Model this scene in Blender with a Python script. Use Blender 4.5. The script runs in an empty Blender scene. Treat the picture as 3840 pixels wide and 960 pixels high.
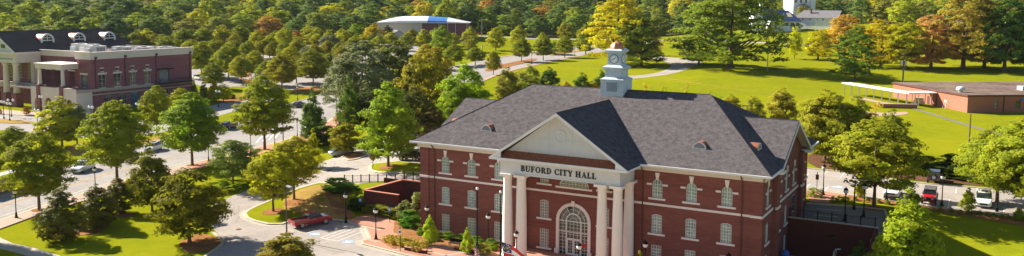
import bpy, bmesh, math, random
import numpy as np
from mathutils import Vector, Matrix, geometry
sc = bpy.context.scene
col = sc.collection
R = random.Random(7)
PI = math.pi
# ------------------------------------------------------------------ camera model (photograph is 3840 x 960)
F0, PITCH, PYC, ROLL, AZ = 3229.83, 0.100007, 332.24, -0.004454, 0.510189
OX, OY, CZ = 7.60756, 103.33576, 31.08
CA, SA = math.cos(AZ), math.sin(AZ)
SUN_EL, SUN_PHI = math.radians(31), math.radians(1.5)
def ray(x, y):
    u, v = (x-1920)/F0, (y-PYC)/F0
    c, s = math.cos(-ROLL), math.sin(-ROLL)
    u, v = u*c-v*s, u*s+v*c
    c, s = math.cos(PITCH), math.sin(PITCH)
    return np.array([u, c-v*s, -s-v*c])
def toL(x, y):
    x, y = x-OX, y-OY
    return x*CA-y*SA, x*SA+y*CA
def toW(t, d):
    return OX+t*CA+d*SA, OY-t*SA+d*CA
def at_z(x, y, z):
    r = ray(x, y); k = (z-CZ)/r[2]
    return r[0]*k, r[1]*k
def at_dist(x, y, wx, wy):                      # height of the ray through a pixel above a ground point
    r = ray(x, y)
    return CZ + r[2]*wy/r[1]
# ------------------------------------------------------------------ terrain
CTRL = [(1415,905,0),(1300,950,0),(900,930,0),(500,950,0),(100,950,-.2),(0,848,0),(66,835,0),(240,720,.3),(450,690,.5),
 (725,630,.9),(995,570,1.6),(1100,520,2.3),(1215,480,3),(1280,350,4.5),(600,520,1.8),(150,445,2.4),(560,425,2.5),(0,600,1),
 (900,300,5.2),(1000,220,8),(1250,200,8.4),(700,190,9),(1650,150,12),(1350,140,13),(1900,270,6.5),(2250,180,9),(2040,215,8),
 (2500,230,8.6),(2700,245,9),(2450,290,6.5),(3000,250,8.6),(2860,290,7.5),(3040,312,6.7),(3180,330,6.3),(3420,300,7.2),(3630,250,9.3),(3050,700,4.7),(3500,765,4.6),(3840,800,4.6),
 (3050,630,4.9),(3800,700,4.8),(3635,517,5.5),(3560,425,6),(3840,420,6),(3200,370,6.4),(3600,880,3.4),(3840,900,3.6),
 (3480,940,1.8),(3300,1100,0),(1540,615,4.7),(1401,645,4.4),(1300,600,4.0),(1180,645,2.8),(1060,700,1.4),(970,780,.3),(1250,560,3.6),
 (1640,500,4.9),(2000,350,5.4),(2880,155,13),(3600,150,13),(2950,105,17),(3500,100,18),(2400,120,12.5),(2000,110,14),
 (0,200,8),(0,150,13),(500,140,14),(1000,130,14),(-800,200,8),(4600,200,11),(-600,600,0),(4500,800,5),(1000,1200,0),(3000,1300,0),(-500,1200,-.5)]
_c = []
for x_, y_, z_ in CTRL:
    a_, b_ = at_z(x_, y_, z_); _c.append((a_, b_, z_))
_c += [(-35, 124, 4.0) if False else (*toW(-30, 11), 4.05), (*toW(-24, 10.5), 4.1), (*toW(-24, 24), 4.7), (*toW(0, 30), 4.8), (*toW(24, 30), 4.75),
       (*toW(-36, 11), 4.0), (*toW(-45, 2), .6), (*toW(-42, 8), 1.8), (*toW(34, 20), 4.6), (*toW(50, 8), 3.4), (*toW(42, 5), 1.9), (*toW(36, 0), .4)]
for gx in (-700, -350, 0, 350, 700):
    _c.append((gx, 640, 22)); _c.append((gx*1.3, 900, 38)); _c.append((gx*1.6, 1300, 55))
_c += [(-400, 100, 0), (300, 60, 2), (400, 250, 7), (0, -60, 0), (-420, 300, 4)]
CX = np.array([c[0] for c in _c])/100; CY = np.array([c[1] for c in _c])/100; CV = np.array([c[2] for c in _c])
def _phi(r2): return np.where(r2 > 1e-12, .5*r2*np.log(np.maximum(r2, 1e-12)), 0)
_n = len(_c)
_A = np.zeros((_n+3, _n+3))
_A[:_n, :_n] = _phi((CX[:, None]-CX)**2+(CY[:, None]-CY)**2)+np.eye(_n)*.004
_A[:_n, _n] = 1; _A[:_n, _n+1] = CX; _A[:_n, _n+2] = CY; _A[_n:, :_n] = _A[:_n, _n:].T
_w = np.linalg.solve(_A, np.concatenate([CV, [0, 0, 0]]))
def rbf(x, y):
    x = np.atleast_1d(np.asarray(x, float))/100; y = np.atleast_1d(np.asarray(y, float))/100
    out = np.full(x.shape, _w[_n]) + _w[_n+1]*x + _w[_n+2]*y
    for i in range(_n):
        out = out + _w[i]*_phi((x-CX[i])**2+(y-CY[i])**2)
    return out
def sstep(a, b, x):
    s = np.clip((x-a)/(b-a), 0, 1); return s*s*(3-2*s)
WT0, WT1, WD0, WD1, ET1, ED = -36.0, -22.7, 5.0, 9.8, 32.6, 14.2
def Z(x, y):                                    # terrain height, vectorised
    x = np.atleast_1d(np.asarray(x, float)); y = np.atleast_1d(np.asarray(y, float))
    t = (x-OX)*CA-(y-OY)*SA; d = (x-OX)*SA+(y-OY)*CA
    z = rbf(x, y)
    z = np.where((d < 5) & (t <= WT0), z*sstep(-36, -46, t), z)
    low = ((t > WT0) & (t < 0) & (d < WD1)) | ((t >= 0) & (t < ET1) & (d < ED))
    z = np.where(low, 0.0, z)
    z = np.where((t >= ET1) & (d < -14), z*sstep(-34, -14, d), z)
    return z
def zat(x, y): return float(Z(x, y)[0])
def G(px, py):                                  # pixel of the photograph -> point on the ground
    r = ray(px, py); r = r/np.hypot(r[0], r[1])
    s = np.concatenate([np.arange(60, 260, .5), np.arange(260, 1500, 2.0)])
    zz = CZ+r[2]*s-Z(r[0]*s, r[1]*s)
    i = np.argmax(zz < 0)
    if zz[i] >= 0: i = len(s)-1
    lo, hi = s[max(i-1, 0)], s[i]
    for _ in range(12):
        m = (lo+hi)/2
        if CZ+r[2]*m-zat(r[0]*m, r[1]*m) < 0: hi = m
        else: lo = m
    return r[0]*hi, r[1]*hi
# ------------------------------------------------------------------ materials
MT = {}
def mat(name, c, rough=.8, ns=0, amt=.2, c2=None, metal=0, spec=.3, bump=0, stretch=(1, 1, 1), detail=4, bs=None, emis=None, coat=0, obj=False):
    m = bpy.data.materials.new(name); m.use_nodes = True; MT[name] = m
    nt = m.node_tree; b = nt.nodes['Principled BSDF']
    b.inputs['Base Color'].default_value = (*c, 1); b.inputs['Roughness'].default_value = rough
    b.inputs['Metallic'].default_value = metal; b.inputs['Specular IOR Level'].default_value = spec
    if coat: b.inputs['Coat Weight'].default_value = coat
    if ns:
        tc = nt.nodes.new('ShaderNodeTexCoord'); mp = nt.nodes.new('ShaderNodeMapping')
        mp.inputs['Scale'].default_value = stretch
        if obj: nt.links.new(tc.outputs['Object'], mp.inputs[0])
        else:
            gm = nt.nodes.new('ShaderNodeNewGeometry'); nt.links.new(gm.outputs['Position'], mp.inputs[0])
        fac = None
        scales = ns if isinstance(ns, (tuple, list)) else (ns,)
        for k, s_ in enumerate(scales):
            n = nt.nodes.new('ShaderNodeTexNoise'); n.inputs['Scale'].default_value = s_; n.inputs['Detail'].default_value = detail
            n.inputs['Roughness'].default_value = .6
            nt.links.new(mp.outputs[0], n.inputs['Vector'])
            if fac is None: fac = n.outputs['Fac']
            else:
                ad = nt.nodes.new('ShaderNodeMath'); ad.operation = 'ADD'; nt.links.new(fac, ad.inputs[0]); nt.links.new(n.outputs['Fac'], ad.inputs[1]); fac = ad.outputs[0]
        if len(scales) > 1:
            dv = nt.nodes.new('ShaderNodeMath'); dv.operation = 'DIVIDE'; nt.links.new(fac, dv.inputs[0]); dv.inputs[1].default_value = len(scales); fac = dv.outputs[0]
        rp = nt.nodes.new('ShaderNodeValToRGB')
        k2 = c2 or tuple(min(1, v*(1+amt)) for v in c); k1 = tuple(v*(1-amt) for v in c) if not c2 else c
        rp.color_ramp.elements[0].position = .36; rp.color_ramp.elements[1].position = .64
        rp.color_ramp.elements[0].color = (*k1, 1); rp.color_ramp.elements[1].color = (*k2, 1)
        nt.links.new(fac, rp.inputs[0]); nt.links.new(rp.outputs[0], b.inputs['Base Color'])
        if bump:
            bp = nt.nodes.new('ShaderNodeBump'); bp.inputs['Strength'].default_value = bump; bp.inputs['Distance'].default_value = .1
            nt.links.new(fac, bp.inputs['Height']); nt.links.new(bp.outputs[0], b.inputs['Normal'])
    return m
mat('grass', (.13, .17, .006), 1, (.02, .07, .5, 4.0), c2=(.275, .26, .010), spec=0, bump=.4)
mat('lawn_dry', (.27, .19, .045), 1, (.12, 1.0), c2=(.42, .26, .09), spec=0)
mat('forest_floor', (.05, .06, .015), .95, .05, c2=(.09, .08, .03), spec=.1)
mat('asphalt', (.235, .215, .205), .95, (.05, .3, 1.6), c2=(.37, .34, .32), spec=.1)
mat('asphalt_warm', (.27, .235, .205), .95, (.04, .22, 1.4), c2=(.42, .37, .33), spec=.1)
mat('asphalt_dark', (.17, .155, .14), .95, (.1, 3), c2=(.23, .21, .19), spec=.02)
mat('clock_rim', (.05, .07, .10), .6)
mat('clock_white', (.82, .84, .86), .5)
mat('concrete', (.36, .32, .27), .85, (.2, 3), c2=(.45, .39, .32), spec=.2)
mat('concrete_light', (.50, .42, .34), .85, (.2, 3), c2=(.60, .50, .41), spec=.1)
mat('kerb', (.42, .36, .26), .85, (.4, 3), c2=(.52, .45, .34), spec=.2)
mat('paver', (.38, .18, .12), .9, (.3, 3), c2=(.50, .255, .175), spec=.1)
mat('paver_pale', (.40, .27, .21), .85, (.3, 4), c2=(.44, .30, .23), spec=.2)
mat('mulch', (.21, .095, .038), 1, (.6, 4), c2=(.36, .175, .075), spec=0, bump=.6)
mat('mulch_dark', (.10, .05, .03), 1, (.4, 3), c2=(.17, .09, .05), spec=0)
mat('paint_white', (.62, .60, .56), .7, 2, c2=(.72, .70, .66))
mat('paint_yellow', (.55, .30, .05), .7, 2, c2=(.62, .38, .09))
mat('paint_blue', (.16, .28, .42), .7, 2, c2=(.45, .55, .62))
mat('paint_red_kerb', (.3, .05, .04), .7)
def brick(name, a, b_, s=1.0):
    return mat(name, a, .88, (.25, 2.2), c2=b_, spec=.15, stretch=(.35, .35, 3.2), bump=.15, detail=6)
brick('brick_red', (.155, .055, .044), (.25, .095, .078))
brick('brick_plum', (.20, .085, .10), (.28, .12, .135))
brick('brick_salmon', (.33, .13, .085), (.40, .165, .11))
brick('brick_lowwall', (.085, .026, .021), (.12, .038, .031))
mat('brick_cap', (.42, .16, .09), .8, 2, c2=(.5, .2, .12))
mat('shingle', (.062, .056, .06), 1, (5.5, 1.6), c2=(.150, .133, .136), spec=.02, bump=.3, stretch=(1, 1, 1.6), detail=3)
mat('shingle_dark', (.06, .052, .052), 1, (2.0, .2), c2=(.10, .085, .08), spec=.02, stretch=(1, 1, 2.5), detail=5)
mat('roof_tar', (.10, .065, .048), .95, (.12, .8), c2=(.24, .18, .15), spec=.1, stretch=(1, 1, 1))
mat('roof_metal_white', (.62, .62, .62), .5, .2, c2=(.72, .72, .72), spec=.4)
mat('roof_metal_blue', (.04, .16, .42), .35, .2, c2=(.06, .2, .5), spec=.5)
mat('roof_navy', (.018, .045, .11), .8, 1.5, c2=(.025, .06, .14))
mat('roof_gray', (.15, .145, .16), .85, 1.5, c2=(.20, .19, .2))
mat('stone', (.74, .66, .62), .75, (.5, 3), c2=(.80, .73, .68), spec=.25)
mat('cream', (.60, .54, .47), .75, (.4, 2), c2=(.68, .61, .53), spec=.25)
mat('tympanum', (.56, .58, .60), .75, (.35, 1.5), c2=(.62, .62, .62), spec=.2)
mat('column_paint', (.80, .74, .68), .6, (.3, 1), c2=(.84, .78, .72), spec=.3)
mat('white_trim', (.68, .68, .68), .55, .6, c2=(.76, .76, .75), spec=.35)
mat('cupola_white', (.44, .53, .60), .5, .7, c2=(.57, .64, .69), spec=.35)
mat('louver_gray', (.30, .35, .39), .6)
mat('copper', (.30, .105, .055), .55, 2, c2=(.38, .14, .075), metal=.3, spec=.5)
mat('copper_glint', (.80, .38, .20), .42, 1.5, c2=(.88, .46, .27), metal=.35, spec=.5)  # copper paled so its diffuse colour stands in for sun glints
mat('copper_dome', (.46, .18, .08), .5, 1.5, c2=(.54, .23, .11), metal=.2, spec=.4)
mat('glass_reflect_teal', (.04, .11, .12), .12, (.35, 1.3), c2=(.36, .50, .45), spec=.9, stretch=(1, 1, 1.4))  # teal mottling stands in for reflected sky and trees
mat('glass_reflect_green', (.10, .16, .05), .12, (.6, 2), c2=(.25, .30, .12), spec=.8)  # greenish mottling painted as a reflection of the surroundings
mat('glass_blind', (.38, .34, .25), .3, (.8, 2), c2=(.16, .17, .15), spec=.6, stretch=(1, 1, .5))
mat('glass_dark', (.012, .018, .022), .08, 1.0, c2=(.03, .045, .05), spec=.9)
mat('glass_blue', (.015, .05, .10), .1, .8, c2=(.04, .11, .18), spec=.9)
mat('frame_white', (.66, .70, .66), .5, spec=.4)
mat('frame_blue', (.20, .36, .46), .45, spec=.4)
mat('black_metal', (.012, .011, .012), .75, 3, c2=(.018, .016, .016), spec=.12)
mat('letter_black', (.02, .018, .018), .6, 3, c2=(.03, .028, .028))
mat('gray_metal', (.09, .085, .085), .7, 2, c2=(.12, .11, .11), metal=0)
mat('silver_metal', (.5, .5, .5), .35, 2, c2=(.58, .58, .57), metal=.6)
mat('brown_metal', (.09, .035, .025), .6, 2, c2=(.13, .05, .035))
mat('globe', (.80, .78, .73), .3, spec=.5)
mat('wood_pole', (.10, .065, .045), .9, 3, c2=(.16, .11, .08))
mat('hvac', (.50, .51, .52), .5, .8, c2=(.62, .62, .62), spec=.4)
mat('car_white', (.78, .78, .78), .25, spec=.6, coat=.6)
mat('car_black', (.012, .012, .014), .22, spec=.6, coat=.6)
mat('car_red', (.60, .012, .012), .25, spec=.6, coat=.6)
mat('car_maroon', (.30, .012, .022), .22, spec=.6, coat=.7)
mat('car_silver', (.42, .46, .5), .3, metal=.5, spec=.6, coat=.4)
mat('bus_yellow', (.62, .27, .012), .4, 1, c2=(.68, .31, .015), spec=.5)
mat('rubber', (.015, .015, .015), .8, 4, c2=(.03, .03, .03))
mat('rim', (.42, .42, .43), .35, metal=.7)
mat('lamp_glass', (.7, .7, .68), .2, spec=.7)
mat('tail_red', (.45, .01, .01), .3, spec=.6)
mat('chrome_black', (.03, .03, .03), .3, spec=.6)
mat('sign_red', (.55, .03, .03), .4); mat('sign_white', (.75, .75, .74), .5); mat('sign_blue', (.02, .19, .55), .4)
mat('flag_navy', (.025, .03, .10), .8); mat('flag_red', (.55, .035, .03), .7); mat('flag_white', (.75, .72, .72), .7); mat('flag_gold', (.42, .25, .10), .7)
mat('bark', (.11, .07, .045), .95, (3, 9), c2=(.18, .12, .08), stretch=(1, 1, .3), bump=.5)
mat('bark_pale', (.22, .18, .14), .95, (3, 9), c2=(.32, .27, .22), stretch=(1, 1, .3))
mat('house_white', (.72, .74, .76), .7, .5, c2=(.80, .80, .80)); mat('house_tan', (.62, .50, .36), .8, .5, c2=(.68, .56, .42))
mat('play_blue', (.05, .15, .5), .5)
def foliage(name, trans=.3, rough=.6, spec=.25):
    m = bpy.data.materials.new(name); m.use_nodes = True; MT[name] = m; nt = m.node_tree; N = nt.nodes; L = nt.links
    b = N['Principled BSDF']; oi = N.new('ShaderNodeObjectInfo'); at = N.new('ShaderNodeAttribute'); at.attribute_name = 'tint'
    mr = N.new('ShaderNodeMapRange'); mr.inputs[3].default_value = .66; mr.inputs[4].default_value = 1.34
    L.new(at.outputs['Fac'], mr.inputs[0])
    mul = N.new('ShaderNodeVectorMath'); mul.operation = 'SCALE'; L.new(oi.outputs['Color'], mul.inputs[0]); L.new(mr.outputs[0], mul.inputs['Scale'])
    hs = N.new('ShaderNodeHueSaturation'); L.new(mul.outputs[0], hs.inputs['Color'])
    at2 = N.new('ShaderNodeAttribute'); at2.attribute_name = 'hue'
    mr2 = N.new('ShaderNodeMapRange'); mr2.inputs[3].default_value = .485; mr2.inputs[4].default_value = .522
    L.new(at2.outputs['Fac'], mr2.inputs[0]); L.new(mr2.outputs[0], hs.inputs['Hue'])
    L.new(hs.outputs[0], b.inputs['Base Color']); b.inputs['Roughness'].default_value = rough; b.inputs['Specular IOR Level'].default_value = spec
    tr = N.new('ShaderNodeBsdfTranslucent'); L.new(hs.outputs[0], tr.inputs['Color'])
    mx = N.new('ShaderNodeMixShader'); mx.inputs[0].default_value = trans
    L.new(b.outputs[0], mx.inputs[1]); L.new(tr.outputs[0], mx.inputs[2]); L.new(mx.outputs[0], N['Material Output'].inputs[0])
foliage('leaves', .55, .75, .08); foliage('leaves_glossy', .15, .55, .08)
# ------------------------------------------------------------------ mesh building
class MB:
    def __init__(s): s.v = []; s.f = []; s.m = []; s.mats = []; s.cur = 0
    def use(s, name):
        if name not in s.mats: s.mats.append(name)
        s.cur = s.mats.index(name); return s
    def add(s, vs, fs):
        o = len(s.v); s.v += [tuple(v) for v in vs]
        for f in fs: s.f.append(tuple(o+i for i in f)); s.m.append(s.cur)
        return s
    def box(s, x0, x1, y0, y1, z0, z1, mp=None):
        vs = [(x0,y0,z0),(x1,y0,z0),(x1,y1,z0),(x0,y1,z0),(x0,y0,z1),(x1,y0,z1),(x1,y1,z1),(x0,y1,z1)]
        if mp: vs = [mp(*v) for v in vs]
        return s.add(vs, [(3,2,1,0),(4,5,6,7),(0,1,5,4),(1,2,6,5),(2,3,7,6),(3,0,4,7)])
    def prism(s, poly, z0, z1, mp=None):            # poly in (x,y), extruded over z
        n = len(poly); vs = [(x, y, z0) for x, y in poly]+[(x, y, z1) for x, y in poly]
        if mp: vs = [mp(*v) for v in vs]
        return s.add(vs, [tuple(range(n))[::-1], tuple(range(n, 2*n))]+[(i, (i+1) % n, n+(i+1) % n, n+i) for i in range(n)])
    def lathe(s, prof, cx=0, cy=0, n=16, z0=0):
        rings = []
        vs = []
        for r, z in prof:
            vs += [(cx+r*math.cos(2*PI*k/n), cy+r*math.sin(2*PI*k/n), z0+z) for k in range(n)]
        fs = [tuple(range(n))[::-1], tuple(range((len(prof)-1)*n, len(prof)*n))]
        for i in range(len(prof)-1):
            for k in range(n):
                fs.append((i*n+k, i*n+(k+1) % n, (i+1)*n+(k+1) % n, (i+1)*n+k))
        return s.add(vs, fs)
    def tube(s, pts, rad, n=8):
        pts = [Vector(p) for p in pts]; rs = rad if isinstance(rad, (list, tuple)) else [rad]*len(pts)
        vs = []
        for i, p in enumerate(pts):
            d = (pts[min(i+1, len(pts)-1)]-pts[max(i-1, 0)]).normalized()
            u = d.cross(Vector((0, 0, 1)) if abs(d.z) < .9 else Vector((1, 0, 0))).normalized(); w = d.cross(u)
            vs += [tuple(p+(u*math.cos(2*PI*k/n)+w*math.sin(2*PI*k/n))*rs[i]) for k in range(n)]
        fs = [tuple(range(n)), tuple(range((len(pts)-1)*n, len(pts)*n))[::-1]]
        for i in range(len(pts)-1):
            for k in range(n): fs.append((i*n+k, (i+1)*n+k, (i+1)*n+(k+1) % n, i*n+(k+1) % n))
        return s.add(vs, fs)
    def loft(s, secs, cap=True):                    # sections of equal point count
        n = len(secs[0]); vs = [p for q in secs for p in q]; fs = []
        for i in range(len(secs)-1):
            for k in range(n): fs.append((i*n+k, i*n+(k+1) % n, (i+1)*n+(k+1) % n, (i+1)*n+k))
        if cap: fs += [tuple(range(n))[::-1], tuple(range((len(secs)-1)*n, len(secs)*n))]
        return s.add(vs, fs)
    def wall(s, outer, holes, mp, n=0, reveal=.15):   # flat wall with openings and reveals; mp(u,v,n)
        loops = [[Vector((u, v, 0)) for u, v in L] for L in [outer]+holes]
        tr = geometry.tessellate_polygon(loops)
        flat = [q for L in loops for q in L]
        s.add([mp(q.x, q.y, n) for q in flat], [tuple(t) for t in tr])
        for L in holes:
            k = len(L); s.add([mp(u, v, n) for u, v in L]+[mp(u, v, n-reveal) for u, v in L], [(i, (i+1) % k, k+(i+1) % k, k+i) for i in range(k)])
        return s
    def build(s, name, m=None, parent=None, smooth=False, bev=0):
        me = bpy.data.meshes.new(name); me.from_pydata(s.v, [], s.f)
        names = s.mats if s.mats else [m]
        for q in names: me.materials.append(MT[q])
        if s.mats: me.polygons.foreach_set('material_index', s.m)
        bm = bmesh.new(); bm.from_mesh(me); bmesh.ops.recalc_face_normals(bm, faces=bm.faces)
        if bev: bmesh.ops.bevel(bm, geom=[e for e in bm.edges if len(e.link_faces) == 2 and e.calc_face_angle() > .6], offset=bev, segments=2, affect='EDGES', profile=.6)
        bm.to_mesh(me); bm.free()
        if smooth: me.polygons.foreach_set('use_smooth', [True]*len(me.polygons))
        me.update()
        o = bpy.data.objects.new(name, me); col.objects.link(o)
        if parent: o.parent = parent
        return o
def tag(o, label=None, cat=None, group=None, kind=None):
    if label: o['label'] = label
    if cat: o['category'] = cat
    if group: o['group'] = group
    if kind: o['kind'] = kind
    return o
def thing(name, label, cat, x=0, y=0, z=0, rz=0, group=None):
    o = bpy.data.objects.new(name, None); col.objects.link(o); o.location = (x, y, z); o.rotation_euler = (0, 0, rz); o.empty_display_size = .5
    return tag(o, label, cat, group)
def dup(o, label, x, y, z, rz=None, scale=None, group=None, colr=None):
    def cp(q, par):
        c = q.copy(); col.objects.link(c); c.parent = par
        for ch in q.children: cp(ch, c)
        return c
    r = cp(o, None); r.location = (x, y, z)
    if rz is not None: r.rotation_euler = (0, 0, rz)
    if scale is not None: r.scale = scale
    if label: r['label'] = label
    if group: r['group'] = group
    return r
def frame_thing(name, label, cat, z=0):           # a thing whose children use the (t, d, z) frame of the street grid
    return thing(name, label, cat, OX, OY, z, -AZ)
# ------------------------------------------------------------------ city hall
hall = frame_thing('city_hall', 'large red brick city hall with gray hip roof, white columns and a clock cupola', 'building')
def Mfront(u, v, n): return (u, -n, v)            # wall facing -d at d = 0
def Meast(u, v, n): return (22.7+n, u, v)         # wall facing +t
def Mwest(u, v, n): return (-22.7-n, u, v)
def rect(u, v0, v1, w): return [(u-w/2, v0), (u+w/2, v0), (u+w/2, v1), (u-w/2, v1)]
def arch(u, v0, v1, w, n=14):
    r = w/2; c = v1-r
    return [(u-r, v0), (u+r, v0)]+[(u+r*math.cos(PI*k/n), c+r*math.sin(PI*k/n)) for k in range(n+1)]
def seg(u, v0, v1, w, rise=.16, n=8):
    r = (w*w/4+rise*rise)/(2*rise); a = math.asin(w/2/r); c = v1-r
    return [(u-w/2, v0), (u+w/2, v0)]+[(u+r*math.sin(a-2*a*k/n), c+r*math.cos(a-2*a*k/n)) for k in range(n+1)]
def inside_v(shape, u, v0, v1, w, x):
    if shape == 'arch': r = w/2; return v1-r+math.sqrt(max(r*r-(x-u)**2, 0))
    if shape == 'seg': return v1-.16*((x-u)/(w/2))**2
    return v1
def window(parent, mp, shape, u, v0, v1, w, glass='glass_reflect_teal', cols=4, rows=6, fr='frame_white', sill=True, key=False, rec=.13, name='window'):
    L = {'rect': rect, 'arch': arch, 'seg': seg}[shape](u, v0, v1, w) if shape != 'rect' else rect(u, v0, v1, w)
    Li = {'rect': rect, 'arch': arch, 'seg': seg}[shape](u, v0+.06, v1-.06, w-.12)
    m = MB(); k = len(L); a = -rec+.02
    m.add([mp(x, y, a+.05) for x, y in L]+[mp(x, y, a+.05) for x, y in Li]+[mp(x, y, a) for x, y in Li], [(i, (i+1) % k, k+(i+1) % k, k+i) for i in range(k)]+[(k+i, k+(i+1) % k, 2*k+(i+1) % k, 2*k+i) for i in range(k)])
    b = .022
    for c in range(1, cols):
        x = u-w/2+w*c/cols; bb = b*1.7 if c*2 == cols else b
        m.box(x-bb, x+bb, v0+.05, inside_v(shape, u, v0, v1, w, x)-.04, a-.01, a+.03, mp)
    top = v1-w/2 if shape == 'arch' else v1-.1
    for r_ in range(1, rows+(1 if shape == 'arch' else 0)):
        y = v0+(top-v0)*r_/rows; m.box(u-w/2+.04, u+w/2-.04, y-b, y+b, a-.005, a+.027, mp)
    o = m.build(name, fr, parent)
    MB().add([mp(x, y, -rec) for x, y in L], [tuple(range(len(L)))]).build('pane', glass, o)
    if sill: MB().box(u-w/2-.42, u+w/2+.42, v0-.24, v0-.02, .0025, .13, mp).build('sill', 'stone', o)
    if key:
        MB().prism([(u-.13, v1+.01), (u+.13, v1+.01), (u+.27, v1+.78), (u-.27, v1+.78)], .0025, .12, mp).build('keystone', 'stone', o)
        for s_ in (-1, 1):
            x0, x1 = sorted((u+s_*(w/2+.06), u+s_*(w/2+.66)))
            MB().box(x0, x1, v1-w/2-.1, v1-w/2+.12, .0025, .10, mp).build('impost', 'stone', o)
    return o, L
wspec = []; hf = []
for t in (-18.76, -14.70, -10.64, 10.64, 14.70, 18.76):
    wspec += [('arch', t, 8.58, 10.74, 1.22, 'u'), ('seg', t, 4.38, 6.62, 1.24, 'm'), ('rect', t, .63, 2.93, 1.24, 'l')]
for t in (-4.03, 4.03):
    wspec += [('rect', t, 8.75, 10.6, 1.23, 'u2'), ('seg', t, 4.38, 6.62, 1.24, 'm'), ('rect', t, .63, 2.93, 1.24, 'l')]
for sh, t, v0, v1, w, kd in wspec: hf.append(({'rect': rect, 'arch': arch}.get(sh) or seg)(t, v0, v1, w))
hr = [(1.98*math.cos(PI*k/18), 8.66+1.42*math.sin(PI*k/18)) for k in range(19)]
hf.append(hr)
door_o = [(-1.95, .12), (1.95, .12)]+[(1.95*math.cos(PI*k/24), 4.35+1.95*math.sin(PI*k/24)) for k in range(25)]
hf.append(door_o)
he = []; espec = []
for d, keyed in ((2.45, 1), (8.3, 1), (12.3, 1), (16.6, 1), (22.6, 1)):
    espec += [('arch', d, 8.58, 10.74, 1.22, 'u')]
    if d != 16.6: espec += [('seg', d, 4.38 if d < 15 else 5.3, 6.62, 1.24, 'm')]
    if d < 13: espec += [('rect', d, .63, 2.93, 1.24, 'l')]
for sh, t, v0, v1, w, kd in espec: he.append(({'rect': rect, 'arch': arch}.get(sh) or seg)(t, v0, v1, w))
sdoor = rect(16.9, 4.75, 7.1, 1.7); he.append(sdoor)
m = MB()
m.wall([(-22.7, -.2), (22.7, -.2), (22.7, 12.2), (-22.7, 12.2)], hf, Mfront)
gable = [(0, -.2), (25.4, -.2), (25.4, 12.2), (21.9, 12.2), (13, 16.6), (4.1, 12.2), (0, 12.2)]
m.wall(gable, he, Meast); m.wall(gable, he[:0], Mwest)
m.add([(-22.7, 25.4, -.2), (22.7, 25.4, -.2), (22.7, 25.4, 12.2), (-22.7, 25.4, 12.2)], [(0, 1, 2, 3)])
for s_ in (-1, 1):                                  # corner bays and side piers stand slightly proud
    a, b_ = sorted((s_*21.4, s_*22.72))
    m.box(a, b_, -.16, -.001, -.2, 12.0); m.box(a-(.12 if s_ < 0 else 0), b_+(.12 if s_ > 0 else 0), -.26, -.001, -.2, 1.0)
for d in (4.9, 19.2):
    m.box(22.70, 23.2, d, d+1.5, -.2, 12.1); m.box(-23.2, -22.70, d, d+1.5, -.2, 12.1)
m.build('wall', 'brick_red', hall)
m = MB()
m.box(-21.4, 21.4, -.09, -.002, 7.66, 7.92)
for s_ in (-1, 1):
    a, b_ = sorted((s_*21.38, s_*22.82)); m.box(a, b_, -.28, -.162, 7.66, 7.93)
    M_ = Meast if s_ > 0 else Mwest
    m.box(-.28, 4.9, 7.66, 7.93, .002, .10, M_); m.box(6.4, 19.2, 7.66, 7.92, .002, .10, M_); m.box(20.7, 25.5, 7.66, 7.93, .002, .10, M_)
    for d in (4.9, 19.2): m.box(d-.1, d+1.6, 7.665, 7.935, .36, .60, M_)
m.build('belt_course', 'stone', hall)
for i, (sh, t, v0, v1, w, kd) in enumerate(wspec):
    gl = 'glass_reflect_teal' if t > 9 or kd != 'l' else 'glass_blind'
    if abs(t) < 5: gl = 'glass_blind' if t < 0 else 'glass_reflect_teal'
    window(hall, Mfront, sh, t, v0, v1, w, gl, 4, {'u': 4, 'u2': 5, 'm': 6, 'l': 6}[kd], key=(kd == 'u'))
for sh, t, v0, v1, w, kd in espec: window(hall, Meast, sh, t, v0, v1, w, 'glass_reflect_teal', 4, {'u': 4, 'm': 6, 'l': 6}[kd], key=(kd == 'u'))
sd = MB().box(16.05, 17.75, 4.75, 7.1, -.12, -.06, Meast).build('side_door', 'frame_blue', hall)
MB().box(16.2, 16.85, 5.0, 6.9, -.055, -.04, Meast).box(16.95, 17.6, 5.0, 6.9, -.055, -.04, Meast).build('pane', 'glass_blue', sd)
MB().tube([(22.7-.02, 16.9, 5.7), (22.72, 16.9, 5.9)], .02, 6).build('handle', 'silver_metal', sd)
# half-round window
m = MB()
for k in range(18):
    a0, a1 = PI*k/18, PI*(k+1)/18
    m.add([Mfront(q*1.0*math.cos(a)*rx, 8.66+math.sin(a)*ry, z_) for a in (a0, a1) for rx, ry, z_, q in ((1.98, 1.42, -.06, 1), (1.86, 1.30, -.06, 1))], [(0, 1, 3, 2)])
for k in range(1, 9):
    x = -1.98+3.96*k/9; m.box(x-.022, x+.022, 8.7, 8.66+1.36*math.sqrt(max(1-(x/1.98)**2, 0)), -.10, -.05, Mfront)
for k in range(1, 5): y = 8.66+.3*k; hw = 1.9*math.sqrt(1-((y-8.66)/1.42)**2); m.box(-hw, hw, y-.022, y+.022, -.095, -.052, Mfront)
m.box(-1.9, 1.9, 8.66, 8.72, -.10, -.05, Mfront)
hw_ = m.build('half_round_window', 'frame_white', hall)
MB().add([Mfront(x, y, -.13) for x, y in hr], [tuple(range(19))]).build('pane', 'glass_reflect_green', hw_)
MB().box(-2.45, 2.45, 8.40, 8.63, .0025, .13, Mfront).build('sill', 'stone', hw_)
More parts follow.
